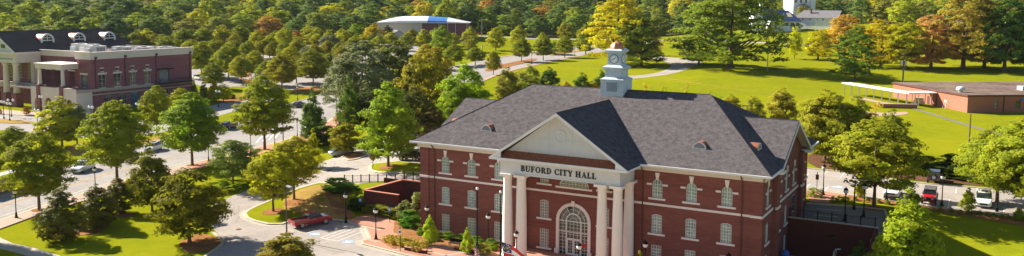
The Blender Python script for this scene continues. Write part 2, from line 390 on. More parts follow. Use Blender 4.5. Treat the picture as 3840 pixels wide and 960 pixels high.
# great arched entrance
ent = MB(); n = 24
out = [(-2.33, .1)]+[(2.33*math.cos(PI-PI*k/n), 4.35+2.33*math.sin(PI-PI*k/n)) for k in range(n+1)]+[(2.33, .1)]
inn = [(-1.94, .1)]+[(1.94*math.cos(PI-PI*k/n), 4.35+1.94*math.sin(PI-PI*k/n)) for k in range(n+1)]+[(1.94, .1)]
k = len(out)
ent.add([Mfront(x, y, .14) for x, y in out]+[Mfront(x, y, .14) for x, y in inn]+[Mfront(x, y, .003) for x, y in out]+[Mfront(x, y, -.12) for x, y in inn],
        [(i, i+1, k+i+1, k+i) for i in range(k-1)]+[(i, i+1, 2*k+i+1, 2*k+i) for i in range(k-1)]+[(k+i, k+i+1, 3*k+i+1, 3*k+i) for i in range(k-1)])
ent.box(-.22, .22, 6.30, 6.95, .142, .26, Mfront); ent.box(-2.5, -1.93, .02, .75, .01, .24, Mfront); ent.box(1.93, 2.5, .02, .75, .01, .24, Mfront)
eo = ent.build('entrance_arch', 'stone', hall)
m = MB()
MB().add([Mfront(x, y, -.14) for x, y in door_o], [tuple(range(len(door_o)))]).build('pane', 'glass_dark', eo)
m = MB(); fz = (-.12, -.02)
for y, h in ((4.35, .13), (3.0, .11)): m.box(-1.94, 1.94, y-h/2, y+h/2, *fz, Mfront)
m.box(-.97, .97, 2.10, 2.24, *fz, Mfront)
for x in (-.98, .98): m.box(x-.09, x+.09, .12, 4.35, fz[0]-.004, fz[1]+.004, Mfront)
for rr, wd in ((.98, .16), (.45, .05), (1.5, .04)):
    for q in range(16):
        a0, a1 = PI*q/16, PI*(q+1)/16
        m.add([Mfront(r_*math.cos(a), 4.35+r_*math.sin(a), -.03) for a in (a0, a1) for r_ in (rr-wd/2, rr+wd/2)], [(0, 1, 3, 2)])
for q in range(1, 10):
    a = PI*q/10
    m.prism([(math.cos(a)*.45-.02, 4.35+math.sin(a)*.45), (math.cos(a)*.45+.02, 4.35+math.sin(a)*.45), (math.cos(a)*.9+.02, 4.35+math.sin(a)*.9), (math.cos(a)*.9-.02, 4.35+math.sin(a)*.9)], -.1, -.035, Mfront)
for q in (1, 2, 3, 4, 5):
    a = PI*q/6; m.prism([(math.cos(a)*1.05-.035, 4.35+math.sin(a)*1.05), (math.cos(a)*1.05+.035, 4.35+math.sin(a)*1.05), (math.cos(a)*1.9+.035, 4.35+math.sin(a)*1.9), (math.cos(a)*1.9-.035, 4.35+math.sin(a)*1.9)], -.1, -.04, Mfront)
for x in (-1.46, 1.46): m.box(x-.025, x+.025, .15, 4.3, -.115, -.05, Mfront)
for x in (-.49, 0, .49): m.box(x-.025, x+.025, 2.2, 4.3, -.115, -.05, Mfront)
for i in range(1, 10):
    y = .12+.43*i
    if abs(y-4.35) < .12 or abs(y-3) < .1: continue
    for a, b_ in ((-1.9, -1.05), (1.05, 1.9)): m.box(a, b_, y-.02, y+.02, -.114, -.052, Mfront)
    if y > 2.3: m.box(-.9, .9, y-.02, y+.02, -.114, -.052, Mfront)
m.build('muntins', 'frame_white', eo)
for s_ in (-1, 1):
    m = MB(); x0, x1 = (-.87, -.02) if s_ < 0 else (.02, .87)
    m.box(x0, x0+.12, .12, 2.10, -.11, -.01, Mfront).box(x1-.12, x1, .12, 2.10, -.11, -.01, Mfront).box(x0, x1, .12, .36, -.108, -.012, Mfront).box(x0, x1, 1.98, 2.10, -.108, -.012, Mfront)
    for q in range(1, 5): m.box(x0+.1, x1-.1, .36+q*.33-.015, .36+q*.33+.015, -.10, -.03, Mfront)
    m.box((x0+x1)/2-.015, (x0+x1)/2+.015, .3, 2.0, -.10, -.03, Mfront)
    dr = m.build('door', 'white_trim', hall)
    MB().tube([(s_*.12, .04, .95), (s_*.12, .04, 1.25)], .02, 6).build('handle', 'silver_metal', dr)
MB().box(1.08, 1.85, 1.3, 1.72, -.05, -.03, Mfront).build('door_notice', 'flag_red', hall)
# cornice, gutters, downspouts
m = MB()
m.box(-23.0, 23.0, -.35, -.001, 11.75, 12.28)
m.box(22.71, 23.05, -.35, 5.4, 11.75, 12.28).box(22.71, 23.05, 20.6, 25.7, 11.75, 12.28).box(-23.05, -22.71, -.35, 5.4, 11.75, 12.28).box(-23.05, -22.71, 20.6, 25.7, 11.75, 12.28)
m.build('cornice', 'cream', hall)
m = MB()
m.box(-23.6, -8.9, -.95, -.35, 12.28, 12.36).box(8.9, 23.6, -.95, -.35, 12.28, 12.36)
m.box(23.05, 23.62, -.95, 4.3, 12.281, 12.36).box(-23.62, -23.05, -.95, 4.3, 12.281, 12.36)
m.build('soffit', 'cream', hall)
m = MB()
for s_ in (-1, 1):
    a, b_ = sorted((s_*8.85, s_*23.8)); MB().box(a, b_, -1.16, -.96, 12.34, 12.56).build('gutter', 'white_trim', hall)
    a, b_ = sorted((s_*23.63, s_*23.84)); MB().box(a, b_, -.955, 4.2, 12.34, 12.56).build('gutter', 'white_trim', hall); MB().box(a, b_, 21.8, 27, 12.34, 12.56).build('gutter', 'white_trim', hall)
for t in (-20.46, -8.9+.1, 8.9, 20.46):
    m = MB(); m.tube([(t, -1.0, 12.35), (t, -.16, 11.6), (t, -.12, 11.2), (t, -.12, .1)], .07, 6)
    m.build('downspout', 'brown_metal', hall)
# roof
S = .5
m = MB(); ze = 12.55; zr = 19.55
P = dict(a=(-23.7, -1, ze), b=(23.7, -1, ze), c=(23.7, 27, ze), d=(-23.7, 27, ze), l=(-12.8, 13, zr), r=(12.8, 13, zr))
def skirt(pts, th=.14):
    n_ = len(pts); m.add(list(pts)+[(x, y, z-th) for x, y, z in pts], [tuple(range(n_)), tuple(range(n_, 2*n_))[::-1]]+[(i, (i+1) % n_, n_+(i+1) % n_, n_+i) for i in range(n_)])
hs_ = 7/10.9
m.add([P[k_] for k_ in 'abcdlr'], [(0, 1, 5, 4), (2, 3, 4, 5)])
for s_, A_, B_, Rg in ((1, 'b', 'c', 'r'), (-1, 'a', 'd', 'l')):
    zn = ze+hs_*1.05
    m.add([P[A_], (s_*23.7, 4.2, ze), (s_*22.65, 5.55, zn), (s_*22.65, 20.45, zn), (s_*23.7, 21.8, ze), P[B_], P[Rg]], [(0, 1, 2, 6), (2, 3, 6), (3, 4, 5, 6)])
m.add([(-23.7, -1, ze-.02), (23.7, -1, ze-.02), (23.7, 4.2, ze-.02), (22.6, 4.2, ze-.02), (22.6, 21.8, ze-.02), (23.7, 21.8, ze-.02), (23.7, 27, ze-.02), (-23.7, 27, ze-.02), (-23.7, 21.8, ze-.02), (-22.6, 21.8, ze-.02), (-22.6, 4.2, ze-.02), (-23.7, 4.2, ze-.02)], [tuple(range(12))])
zw = ze+.5*8.8+.05
for s_ in (-1, 1):
    ri = s_*(23.7-(zw-ze)/hs_); ro = s_*23.75
    m.add([(ri, 13, zw), (ro, 13, zw), (ro, 4.2, ze+.02), (s_*23.6, 4.2, ze+.02), (ro, 21.8, ze+.02), (s_*23.6, 21.8, ze+.02),
           (ro, 13, zw-.18), (ro, 4.2, ze-.16), (ro, 21.8, ze-.16), (s_*22.6, 13, zw-.18), (s_*22.6, 4.2, ze-.16), (s_*22.6, 21.8, ze-.16)],
          [(0, 1, 2, 3), (0, 5, 4, 1), (1, 6, 7, 2), (1, 4, 8, 6)])
    MB().add([(ro, 13, zw-.2), (ro, 4.2, ze-.18), (ro, 21.8, ze-.18), (s_*22.6, 13, zw-.2), (s_*22.6, 4.2, ze-.18), (s_*22.6, 21.8, ze-.18)], [(0, 3, 4, 1), (0, 2, 5, 3)]).build('gable_soffit', 'cream', hall)
zp = 18.35
m.add([(0, -5.1, zp), (0, 10.65, zp), (8.95, -5.1, 12.4), (8.95, -1.0, 12.4), (-8.95, -5.1, 12.4), (-8.95, -1.0, 12.4),
       (0, -5.1, zp-.16), (8.95, -5.1, 12.24), (-8.95, -5.1, 12.24), (0, 9, zp-.16), (8.95, -1.0, 12.24), (-8.95, -1.0, 12.24)],
      [(0, 1, 3, 2), (0, 4, 5, 1), (0, 2, 7, 6), (0, 6, 8, 4), (2, 3, 10, 7), (4, 8, 11, 5)])
MB().add([(0, -5.08, zp-.17), (8.93, -5.08, 12.23), (-8.93, -5.08, 12.23), (0, 9, zp-.17), (8.93, -1.0, 12.23), (-8.93, -1.0, 12.23)], [(0, 1, 4, 3), (0, 3, 5, 2)]).build('portico_soffit', 'cream', hall)
rf = m.build('roof', 'shingle', hall)
m = MB()
for p, q in (('l', 'r'), ('a', 'l'), ('b', 'r')):
    m.tube([Vector(P[p])+Vector((0, 0, .0)), Vector(P[q])], .075, 5)
m.tube([(0, -5.05, zp), (0, 10.6, zp)], .07, 5)
for s_ in (-1, 1): m.tube([(s_*23.7, 13, zw), (s_*17, 13, zw)], .07, 5)
m.build('ridge_cap', 'shingle_dark', rf)
# wing rakes and cornice returns
for s_ in (-1, 1):
    for e in (-1, 1):
        m = MB()
        a = (s_*23.78, 13+e*9.0, ze-.28); b_ = (s_*23.78, 13, zw-.1)
        m.add([(x+dx, y, z+dz) for x, y, z in (a, b_) for dx, dz in ((0, 0), (s_*.08, 0), (s_*.08, -.34), (0, -.34))], [(0, 1, 5, 4), (1, 2, 6, 5), (2, 3, 7, 6), (3, 0, 4, 7), (0, 3, 2, 1), (4, 5, 6, 7)])
        y0, y1 = sorted((13+e*9.1, 13+e*7.5)); x0, x1 = sorted((s_*22.95, s_*24.0))
        m.build('rake_board', 'white_trim', hall); MB().box(x0, x1, y0, y1, 11.95, 12.25).build('cornice_return', 'white_trim', hall)
# portico
po = MB()
po.box(-7.8, 7.8, -4.5, -3.75, 10.42, 12.15); po.box(-7.8, -7.05, -3.75, -.02, 10.42, 12.15); po.box(7.05, 7.8, -3.75, -.02, 10.42, 12.15)
po.box(-7.05, 7.05, -3.75, -.02, 11.3, 11.5)
po.box(-7.88, 7.88, -4.58, -4.502, 11.82, 12.15); po.box(-7.84, 7.84, -4.54, -4.502, 10.42, 10.6); po.box(7.802, 7.88, -4.58, -.1, 11.82, 12.15)
po.build('entablature', 'tympanum', hall)
m = MB(); m.box(-8.8, 8.8, -5.0, -4.2, 12.152, 12.30); m.box(-8.98, 8.98, -5.22, -5.0, 12.16, 12.42); m.box(7.8, 8.8, -4.2, -1.0, 12.152, 12.24).box(-8.8, -7.8, -4.2, -1.0, 12.152, 12.24)
m.box(8.85, 9.02, -5.0, -1.15, 12.2, 12.41).box(-9.02, -8.85, -5.0, -1.15, 12.2, 12.41)
for s_ in (-1, 1):
    a = (s_*8.95, 12.42); b_ = (0, zp-.03); w_ = .33
    m.prism([a, b_, (0, zp-.03-w_*1.2), (s_*8.45, 12.43)], 5.1, 5.19, lambda u, v, n_: (u, -n_, v))
    m.prism([(s_*8.85, 12.42), (s_*7.45, 12.42), (s_*7.45, 13.25)], 4.86, 5.1, lambda u, v, n_: (u, -n_, v))
m.build('pediment_trim', 'white_trim', hall)
m = MB(); m.add([(-8.3, -3.9, 12.3), (8.3, -3.9, 12.3), (0, -3.9, zp-.12)], [(0, 1, 2)])
for x in (-4.5, -1.5, 1.5, 4.5):
    m.box(x-.02, x+.02, -3.925, -3.901, 12.4, zp-.3-abs(x)*.67)
m.box(-4.7, 4.7, -3.925, -3.902, 15.0, 15.03)
ty = m.build('tympanum', 'tympanum', hall)
m = MB(); nn = 28
for q in range(nn):
    a0, a1 = 2*PI*q/nn, 2*PI*(q+1)/nn
    m.add([(r_*math.cos(a), -y_, 15.45+r_*math.sin(a)) for a in (a0, a1) for r_, y_ in ((.78, 3.903), (.76, 3.99), (.70, 3.99), (.68, 3.903))], [(0, 1, 5, 4), (1, 2, 6, 5), (2, 3, 7, 6)])
m.build('roundel', 'white_trim', ty)
m = MB(); m.add([(-7.44, -4.95, 12.44), (7.44, -4.95, 12.44), (7.44, -3.88, 13.18), (-7.44, -3.88, 13.18), (-7.44, -3.88, 12.3), (7.44, -3.88, 12.3), (-7.44, -4.95, 12.3), (7.44, -4.95, 12.3)], [(0, 1, 2, 3), (0, 3, 4, 6), (1, 7, 5, 2), (0, 6, 7, 1)])
for q in range(43):
    x = -7.35+q*.35; m.add([(x-.025, -4.96, 12.45), (x+.025, -4.96, 12.45), (x+.025, -3.87, 13.2), (x-.025, -3.87, 13.2), (x-.02, -4.96, 12.52), (x+.02, -4.96, 12.52), (x+.02, -3.87, 13.27), (x-.02, -3.87, 13.27)], [(4, 5, 6, 7), (0, 4, 7, 3), (1, 2, 6, 5), (0, 1, 5, 4)])
m.build('copper_skirt', 'copper', hall)
for t, d in ((-7.02, -4.0), (-5.06, -4.0), (5.45, -4.0), (7.38, -4.0), (-7.02, -.62), (7.42, -.62)):
    c = MB().lathe([(.66, .3), (.66, .5), (.635, .9), (.63, 3.5), (.60, 6), (.55, 8.2), (.51, 9.55), (.53, 9.6)], t, d, 22).build('column', 'column_paint', hall, True)
    MB().box(t-.82, t+.82, d-.82, d+.82, 0, .14).lathe([(.8, .14), (.82, .22), (.76, .3), (.7, .36), (.66, .42)], t, d, 20).build('base', 'column_paint', c)
    MB().lathe([(.52, 9.55), (.55, 9.7), (.52, 9.78), (.56, 9.95), (.72, 10.12)], t, d, 20).box(t-.76, t+.76, d-.76, d+.76, 10.12, 10.415).build('capital', 'column_paint', c)
# lettering, built stroke by stroke
def glyphs():
    T, N_ = .26, .12                              # thick and thin strokes, letter height 1
    def st(x): return [('r', x, x+T, 0, 1), ('r', x-.07, x+T+.07, 0, .07), ('r', x-.07, x+T+.07, .93, 1)]
    def bow(cx, cy, rx, ry, a0, a1, t0=T, t1=N_): return [('a', cx, cy, rx, ry, a0, a1, t0, t1)]
    return {'B': (.80, st(.07)+bow(.38, .74, .34, .26, -90, 90)+bow(.40, .26, .38, .28, -90, 90)),
     'U': (.92, [('r', .07, .33, .3, 1), ('r', 0, .42, .93, 1), ('r', .68, .78, .3, 1), ('r', .58, .9, .93, 1)]+bow(.425, .32, .355, .34, 180, 360, .2, .12)),
     'F': (.74, st(.07)+[('r', .3, .70, .90, 1), ('r', .62, .70, .74, .95), ('r', .3, .55, .47, .56), ('r', .5, .57, .38, .65)]),
     'O': (.98, bow(.48, .5, .47, .51, 0, 360, T, N_)), 'R': (.90, st(.07)+bow(.38, .72, .36, .28, -90, 90)+[('p', [(.38, .46), (.6, .46), (.92, .0), (.62, .0)])]),
     'D': (.92, st(.07)+bow(.38, .5, .48, .5, -90, 90)), 'C': (.88, bow(.48, .5, .46, .51, 45, 315, T, N_)+[('r', .76, .84, .66, .98), ('r', .76, .84, .06, .3)]),
     'I': (.42, st(.08)), 'T': (.82, [('r', .28, .54, 0, 1), ('r', .2, .62, 0, .07), ('r', .0, .82, .90, 1), ('r', .0, .08, .70, 1), ('r', .74, .82, .70, 1)]),
     'Y': (.88, [('r', .33, .59, 0, .5), ('r', .25, .67, 0, .07), ('p', [(.0, 1), (.30, 1), (.58, .46), (.35, .46)]), ('p', [(.74, 1), (.86, 1), (.56, .42), (.47, .5)]), ('r', -.02, .36, .94, 1), ('r', .62, .92, .94, 1)]),
     'H': (.96, st(.07)+st(.60)+[('r', .3, .65, .46, .56)]), 'A': (.92, [('p', [(.10, 0), (.20, 0), (.48, .95), (.42, 1)]), ('p', [(.62, 0), (.90, 0), (.52, 1), (.36, 1)]), ('r', .2, .72, .28, .36), ('r', .0, .3, 0, .06), ('r', .54, .96, 0, .06)]),
     'L': (.74, st(.07)+[('r', .3, .70, 0, .1), ('r', .62, .70, 0, .32)])}
GL = glyphs(); txt = 'BUFORD CITY HALL'
tot = sum((GL[c][0]+.10) if c != ' ' else .42 for c in txt)
hgt, sx = .72, 9.9/tot
m = MB(); x = -4.93; lay = 0
for c in txt:
    if c == ' ': x += .42*sx; continue
    w_, prs = GL[c]
    for pr in prs:
        lay += 1; z0, z1 = 4.503, 4.56+.0012*(lay % 9)
        mp_ = lambda u, v, n_, x=x: (x+u*sx, -n_, 10.93+v*hgt)
        if pr[0] == 'r': m.box(pr[1], pr[2], pr[3], pr[4], z0, z1, mp_)
        elif pr[0] == 'p': m.prism(pr[1], z0, z1, mp_)
        else:
            _, cx, cy, rx, ry, a0, a1, t0, t1 = pr; nn = 16
            for q in range(nn):
                A0, A1 = [math.radians(a0+(a1-a0)*(q+e)/nn) for e in (0, 1)]
                def pt(A, o_):
                    th = t1+(t0-t1)*abs(math.cos(A))**1.5
                    k_ = 1 if o_ else 0
                    return (cx+math.cos(A)*(rx-(0 if k_ else th)), cy+math.sin(A)*(ry-(0 if k_ else t1)))
                m.prism([pt(A0, 1), pt(A1, 1), pt(A1, 0), pt(A0, 0)], z0, z1, mp_)
    x += (w_+.10)*sx
m.build('lettering', 'letter_black', hall)
# cupola
cd = 13.0
def sq(m, h0, z0, h1, z1): m.loft([[(-h, cd-h, z), (h, cd-h, z), (h, cd+h, z), (-h, cd+h, z)] for h, z in ((h0, z0), (h1, z1))])
m = MB(); sq(m, 1.6, 18.6, 1.6, 20.85); sq(m, 1.68, 20.85, 1.68, 20.97); sq(m, 1.68, 20.97, 1.2, 21.25)
sq(m, 1.16, 21.2, 1.16, 22.1); sq(m, 1.16, 22.1, 1.46, 22.45); sq(m, 1.5, 22.45, 1.5, 22.56); sq(m, 1.5, 22.56, 1.0, 22.85)
sq(m, .92, 22.8, .92, 24.4); sq(m, .92, 24.4, 1.2, 24.66); sq(m, 1.24, 24.66, 1.24, 24.78); sq(m, 1.24, 24.78, 1.0, 24.98)
for x in (-.98, .98, 0): m.box(x-.12, x+.12, cd-1.2, cd-1.161, 21.3, 22.05)
for x in (-.8, .8): m.box(x-.11, x+.11, cd-.96, cd-.921, 22.85, 24.4); m.box(.921, .96, cd+x-.11, cd+x+.11, 22.85, 24.4)
for q in (-.98, .98): m.box(1.161, 1.2, cd+q-.12, cd+q+.12, 21.3, 22.05)
cu = m.build('cupola', 'cupola_white', hall)
m = MB()
for q in range(7): m.box(-.72, .72, cd-1.66, cd-1.601, 19.45+q*.16, 19.45+q*.16+.09)
m.box(-.78, .78, cd-1.615, cd-1.602, 19.38, 20.58)
m.build('louver', 'louver_gray', cu)
prof = [(1.0*math.cos(a), 1.05*math.sin(a)) for a in [PI/2*q/8 for q in range(8)]]+[(.03, 1.06), (.03, 1.3)]
MB().lathe([(r_, z+24.9) for r_, z in prof], 0, cd, 8).build('dome', 'copper_dome', cu)
for face in (0, 1):
    mp_ = (lambda u, v, n_: (u, cd-.922-n_, 23.65+v)) if face == 0 else (lambda u, v, n_: (.922+n_, cd+u, 23.65+v))
    m = MB().use('clock_rim'); m.prism([(.62*math.cos(2*PI*q/28), .62*math.sin(2*PI*q/28)) for q in range(28)], .0, .03, mp_)
    m.use('clock_white'); m.prism([(.53*math.cos(2*PI*q/28), .53*math.sin(2*PI*q/28)) for q in range(28)], .031, .05, mp_)
    m.use('letter_black')
    for q in range(12):
        a = 2*PI*q/12; c_, s_ = math.cos(a), math.sin(a)
        m.prism([(c_*.38-s_*.02, s_*.38+c_*.02), (c_*.38+s_*.02, s_*.38-c_*.02), (c_*.48+s_*.03, s_*.48-c_*.03), (c_*.48-s_*.03, s_*.48+c_*.03)], .051, .058, mp_)
    for ang, ln, wd in ((math.radians(38), .34, .045), (math.radians(198), .42, .04)):
        c_, s_ = math.cos(ang), math.sin(ang); m.prism([(-s_*wd, c_*wd), (s_*wd, -c_*wd), (c_*ln+s_*wd*.5, s_*ln-c_*wd*.5), (c_*ln-s_*wd*.5, s_*ln+c_*wd*.5)], .06, .07+.002*ln, mp_)
    m.build('clock_face', None, cu)
# roof vents: copper half barrels with louvered fronts
def vent(x, y, z, rz, ln=2.5, r=.80):
    c_, s_ = math.cos(rz), math.sin(rz)
    mp_ = lambda u, v, n_: (x+u*c_+n_*s_, y+u*s_-n_*c_, z+v)      # n points outward
    pr = [(r*math.cos(PI*q/14), r*math.sin(PI*q/14)) for q in range(15)]
    o = MB().prism(pr, -ln, 0, mp_).build('roof_vent', 'copper_glint' if False else 'copper', hall)
    m = MB()
    for q in range(14):
        a0, a1 = PI*q/14, PI*(q+1)/14
        m.add([mp_(rr*math.cos(a), rr*math.sin(a), .04) for a in (a0, a1) for rr in (r*1.03, r*.85)], [(0, 1, 3, 2)])
    m.box(-r, r, 0, .09, .002, .05, mp_); m.build('vent_frame', 'white_trim', o)
    m = MB()
    for q in range(5): hw = math.sqrt(max((r*.85)**2-(.1+q*.1)**2, 0)); m.box(-hw, hw, .1+q*.1, .16+q*.1, .002, .03, mp_)
    m.build('louver', 'louver_gray', o)
zs = lambda d: 12.55+(d+1)*.5
vent(14.7, 2.55, zs(2.55)-.02, 0); vent(-13.9, 2.35, zs(2.35)-.02, 0)
for s_ in (-1, 1): vent(s_*20.9, 5.4, 12.55+hs_*(23.7-20.9)-.02, s_*PI/2, 1.6)
# portico terrace and steps
MB().box(-8.6, 8.6, -5.2, -.01, .0, .12).box(-6, 6, -6.4, -5.2, 0, .06).build('terrace', 'paver', hall)
# ------------------------------------------------------------------ brick hall across the road (left)
zb = 2.3
bh = frame_thing('brick_hall', 'long plum brick hall across the road with dark roof, white portico and three arched dormers', 'building', 0)
TE, DF, DB, DW, DA = -155.5, 43.9, 75.2, 48.5, 39.5
def t_at(px, d):                                  # grid coordinate t of the point where an image column meets the plane at depth d
    r = ray(px, 300); k = (d+SA*OX+CA*OY)/(SA*r[0]+CA*r[1]); return toL(r[0]*k, r[1]*k)[0]
def Me(u, v, n): return (TE+n, u, v)
def Mf(u, v, n): return (u, DF-n, v)
def Mw(u, v, n): return (u, DW-n, v)
ew = [(46.9, 8.75, 12.1), (51.3, 8.75, 12.1), (55.9, 8.75, 12.1), (60.5, 8.75, 12.1)]
holes = [rect(d, a, b, 2.0) for d, a, b in ew]+[rect(65.9, 8.7, 12.1, 3.2)]+[rect(d, 12.95, 13.65, .8) for d, a, b in ew]
lowh = [rect(d, zb+.1, 6.6, 2.6) for d in (48.6, 52.5, 60.4, 66)]+[rect(56.4, zb+.05, 6.9, 2.6)]
fw = [(t_at(184, DW), 2.0, 'd'), (t_at(222, DW), 2.2, 'w'), (t_at(270, DW), 2.4, 'w'), (t_at(131, DW), 2.4, 'w')]
td = t_at(315, DF)
m = MB()
m.wall([(DF, 0), (DB, 0), (DB, 17.2), (DF, 17.2)], holes+lowh, Me, 0, .25)
m.wall([(-161.2, 0), (TE, 0), (TE, 17.2), (-161.2, 17.2)], [rect(td, 8.75, 12.1, 2.2)], Mf, 0, .25)
m.wall([(-184, 0), (-161.2, 0), (-161.2, 17.2), (-184, 17.2)], [rect(t, 8.85, 12.2, w) for t, w, k_ in fw], Mw, 0, .25)
m.add([(-161.2, DF, 0), (-161.2, DW, 0), (-161.2, DW, 17.2), (-161.2, DF, 17.2)], [(0, 1, 2, 3)])
m.add([(TE, DB, 0), (-200, DB, 0), (-200, DB, 17), (TE, DB, 17)], [(0, 1, 2, 3)])
m.box(-215, -184.01, 47.5, 77.5, 0, 17)
m.build('wall', 'brick_plum', bh)
for nm, (x0, x1, y0, y1, z0, z1_) in enumerate([(-161.4, TE+.35, DF-.35, DF-.001, 16.1, 17.85), (TE+.001, TE+.35, DF, DB+.3, 16.1, 17.8), (-184, -161.41, DW-.35, DW-.001, 16.1, 17.5), (-184, TE+.3, DB-.1, DB+.3, 16.3, 17.8)]):
    pr_ = MB().box(x0, x1, y0, y1, z0, z1_).build('parapet', 'cream', bh)
    if nm < 3: MB().box(x0-(.2 if nm == 1 else 0), x1+.22, y0-.22, y1+(.0 if nm != 1 else .2), z1_+.002, z1_+.2).build('coping', 'stone', pr_)
MB().box(TE+.001, TE+.3, DA, DB, 7.9, 8.6).build('stone_band', 'concrete', bh)
MB().box(TE+.001, TE+.25, DF, DB, 6.95, 7.25).build('lower_band', 'concrete', bh)
MB().box(-183.5, TE-.05, DW+.1, DB-.1, 16.7, 16.95).box(-161.1, TE-.05, DF+.1, DW+.09, 16.7, 16.95).build('flat_roof', 'roof_tar', bh)
for (d, a, b_) in ew:
    w_, _ = window(bh, Me, 'rect', d, a, b_, 2.0, 'glass_dark', 2, 3, 'cream', sill=False, rec=.2)
    MB().box(d-1.3, d+1.3, b_+.05, b_+.5, .003, .15, Me).build('lintel', 'cream', w_); MB().box(d-1.05, d+1.05, a-.2, a-.02, .003, .12, Me).build('sill', 'cream', w_)
    s_, _ = window(bh, Me, 'rect', d, 12.95, 13.65, .8, 'glass_dark', 1, 1, 'cream', sill=False, rec=.2, name='vent_window')
    MB().box(d-.6, d+.6, 13.68, 13.9, .003, .12, Me).build('lintel', 'cream', s_); MB().box(d-.5, d+.5, 12.72, 12.93, .003, .12, Me).build('sill', 'cream', s_)
window(bh, Me, 'rect', 65.9, 8.7, 12.1, 3.2, 'glass_blue', 4, 3, 'frame_blue', sill=False, rec=.25, name='balcony_door')
MB().box(63.6, 68.2, 12.3, 12.5, .003, 1.4, Me).build('awning', 'black_metal', bh)
for i, (d, a, b_) in enumerate([(48.6, zb+.1, 6.6), (52.5, zb+.1, 6.6), (56.4, zb+.05, 6.9), (60.4, zb+.1, 6.6), (66, zb+.1, 6.6)]):
    window(bh, Me, 'rect', d, a, b_, 2.6, 'glass_dark' if i != 2 else 'glass_blue', 4, 3, 'frame_blue' if i == 2 else 'cream', sill=False, rec=.25, name='shop_window' if i != 2 else 'shop_door')
for t, w, k_ in fw:
    w_, _ = window(bh, Mw, 'rect', t, 8.85, 12.2, w, 'glass_blue' if k_ == 'd' else 'glass_dark', 3 if k_ == 'w' else 2, 3, 'frame_blue' if k_ == 'd' else 'cream', sill=False, rec=.2, name='window' if k_ == 'w' else 'balcony_door')
    MB().box(t-w/2-.3, t+w/2+.3, 12.25, 12.6, .003, .15, Mw).build('lintel', 'cream', w_)
w_, _ = window(bh, Mf, 'rect', td, 8.75, 12.1, 2.2, 'glass_blue', 2, 3, 'frame_blue', sill=False, rec=.2, name='balcony_door')
MB().box(td-1.5, td+1.5, 12.15, 12.6, .003, .15, Mf).build('lintel', 'cream', w_)
for d in (45.0, 53.6, 63.2, 74.5):
    MB().box(TE+.01, TE+.16, d-.08, d+.08, 8.7, 15.9).box(TE+.1, TE+.4, d-.2, d+.2, 15.901, 16.3).box(TE+.36, TE+.6, d-.35, d+.35, 16.301, 16.8).build('downspout', 'brown_metal', bh)
# raised terrace over an arcade, and a two-column porch on it
MB().box(-184, TE-.02, DA+.5, DF-.01, 8.0, 8.4).build('balcony_deck', 'concrete', bh)
AL = t_at(112, DA)
MB().box(-215, AL-.1, 43.3, 43.8, 7.4, 8.9).build('balcony_band', 'cream', bh)
m = MB(); m.wall([(AL, zb-.5), (TE, zb-.5), (TE, 8.9), (AL, 8.9)], [arch(t, zb+.05, 6.2, 3.2) for t in (AL+3.0, AL+7.2, AL+11.6, -158.6)], lambda u, v, n: (u, DA-n, v), 0, .5)
m.add([(TE, DA, zb-.5), (TE, DF, zb-.5), (TE, DF, 7.89), (TE, DA, 7.89)], [(0, 1, 2, 3)])
m.build('arcade', 'cream', bh)
MB().box(-215, -156, 46.9, 47.4, 0, 8.3).build('arcade_back', 'brick_plum', bh)
PC = (t_at(149, DA+.5), t_at(235, DA+.5))
for t in PC: MB().box(t-.65, t+.65, DA-.3, DA-.02, zb, 9.4).box(t-.6, t+.6, DA-.019, DA+1.1, 8.91, 9.4).build('brick_pier', 'brick_plum', bh)
for t in PC: MB().lathe([(.62, 9.4), (.62, 9.6), (.48, 9.8), (.42, 13.2), (.58, 13.6)], t, DA+.5, 14).build('porch_column', 'cream', bh, True)
m = MB(); m.box(PC[0]-.7, PC[1]+.7, DA-.2, DF+2, 13.6, 14.75).build('porch_roof', 'cream', bh)
MB().box(PC[0]-1.0, PC[1]+1.0, DA-.5, DF+2, 14.752, 15.0).build('porch_cornice', 'stone', bh)
m = MB()
for k_ in range(2): m.box(-184, TE-.1, DA+.12, DA+.17, 9.2+.5*k_, 9.25+.5*k_)
for k_ in range(70): m.box(-184+k_*.405, -184+k_*.405+.04, DA+.13, DA+.16, 8.85, 9.7)
m.build('railing', 'black_metal', bh)
m = MB()
for k_ in range(30): m.box(TE+1.4, TE+1.44, 62.2+k_*.42, 62.24+k_*.42, 8.6, 9.6)
m.box(TE+1.38, TE+1.45, 62, 75, 9.6, 9.66).box(TE+.31, TE+1.5, 62, 75, 8.3, 8.55); m.build('side_balcony', 'black_metal', bh)
# gable fronted main volume with giant columns
m = MB(); m.box(-200, -183.2, 41.2, 42.4, 14.3, 16.7).box(-184.4, -183.2, 42.4, DW-.36, 14.3, 16.7).box(-200, -184.4, 42.4, 47.5, 15.6, 15.8); m.build('entablature', 'cream', bh)
MB().box(-200, -182.9, 40.8, 41.19, 16.702, 17.2).box(-183.19, -182.8, 40.8, 78, 16.701, 17.2).build('eave_cornice', 'stone', bh)
MB().box(-196, -184.6, 41.12, 41.19, 15.1, 15.6).build('frieze_lettering_band', 'louver_gray', bh)
ti = MB().add([(-201, 41.3, 17.2), (-183.2, 41.3, 17.2), (-192, 41.3, 22.3)], [(0, 1, 2)]).build('pediment', 'tympanum', bh)
MB().box(-189.6, -187.8, 41.2, 41.28, 18.2, 19.2).build('louver', 'glass_dark', ti)
MB().prism([(-182.7, 17.15), (-192, 22.6), (-201.3, 17.15), (-200.4, 17.15), (-192, 22.0), (-183.6, 17.15)], -41.29, -40.8, lambda u, v, n: (u, -n, v)).build('rake_board', 'white_trim', bh)
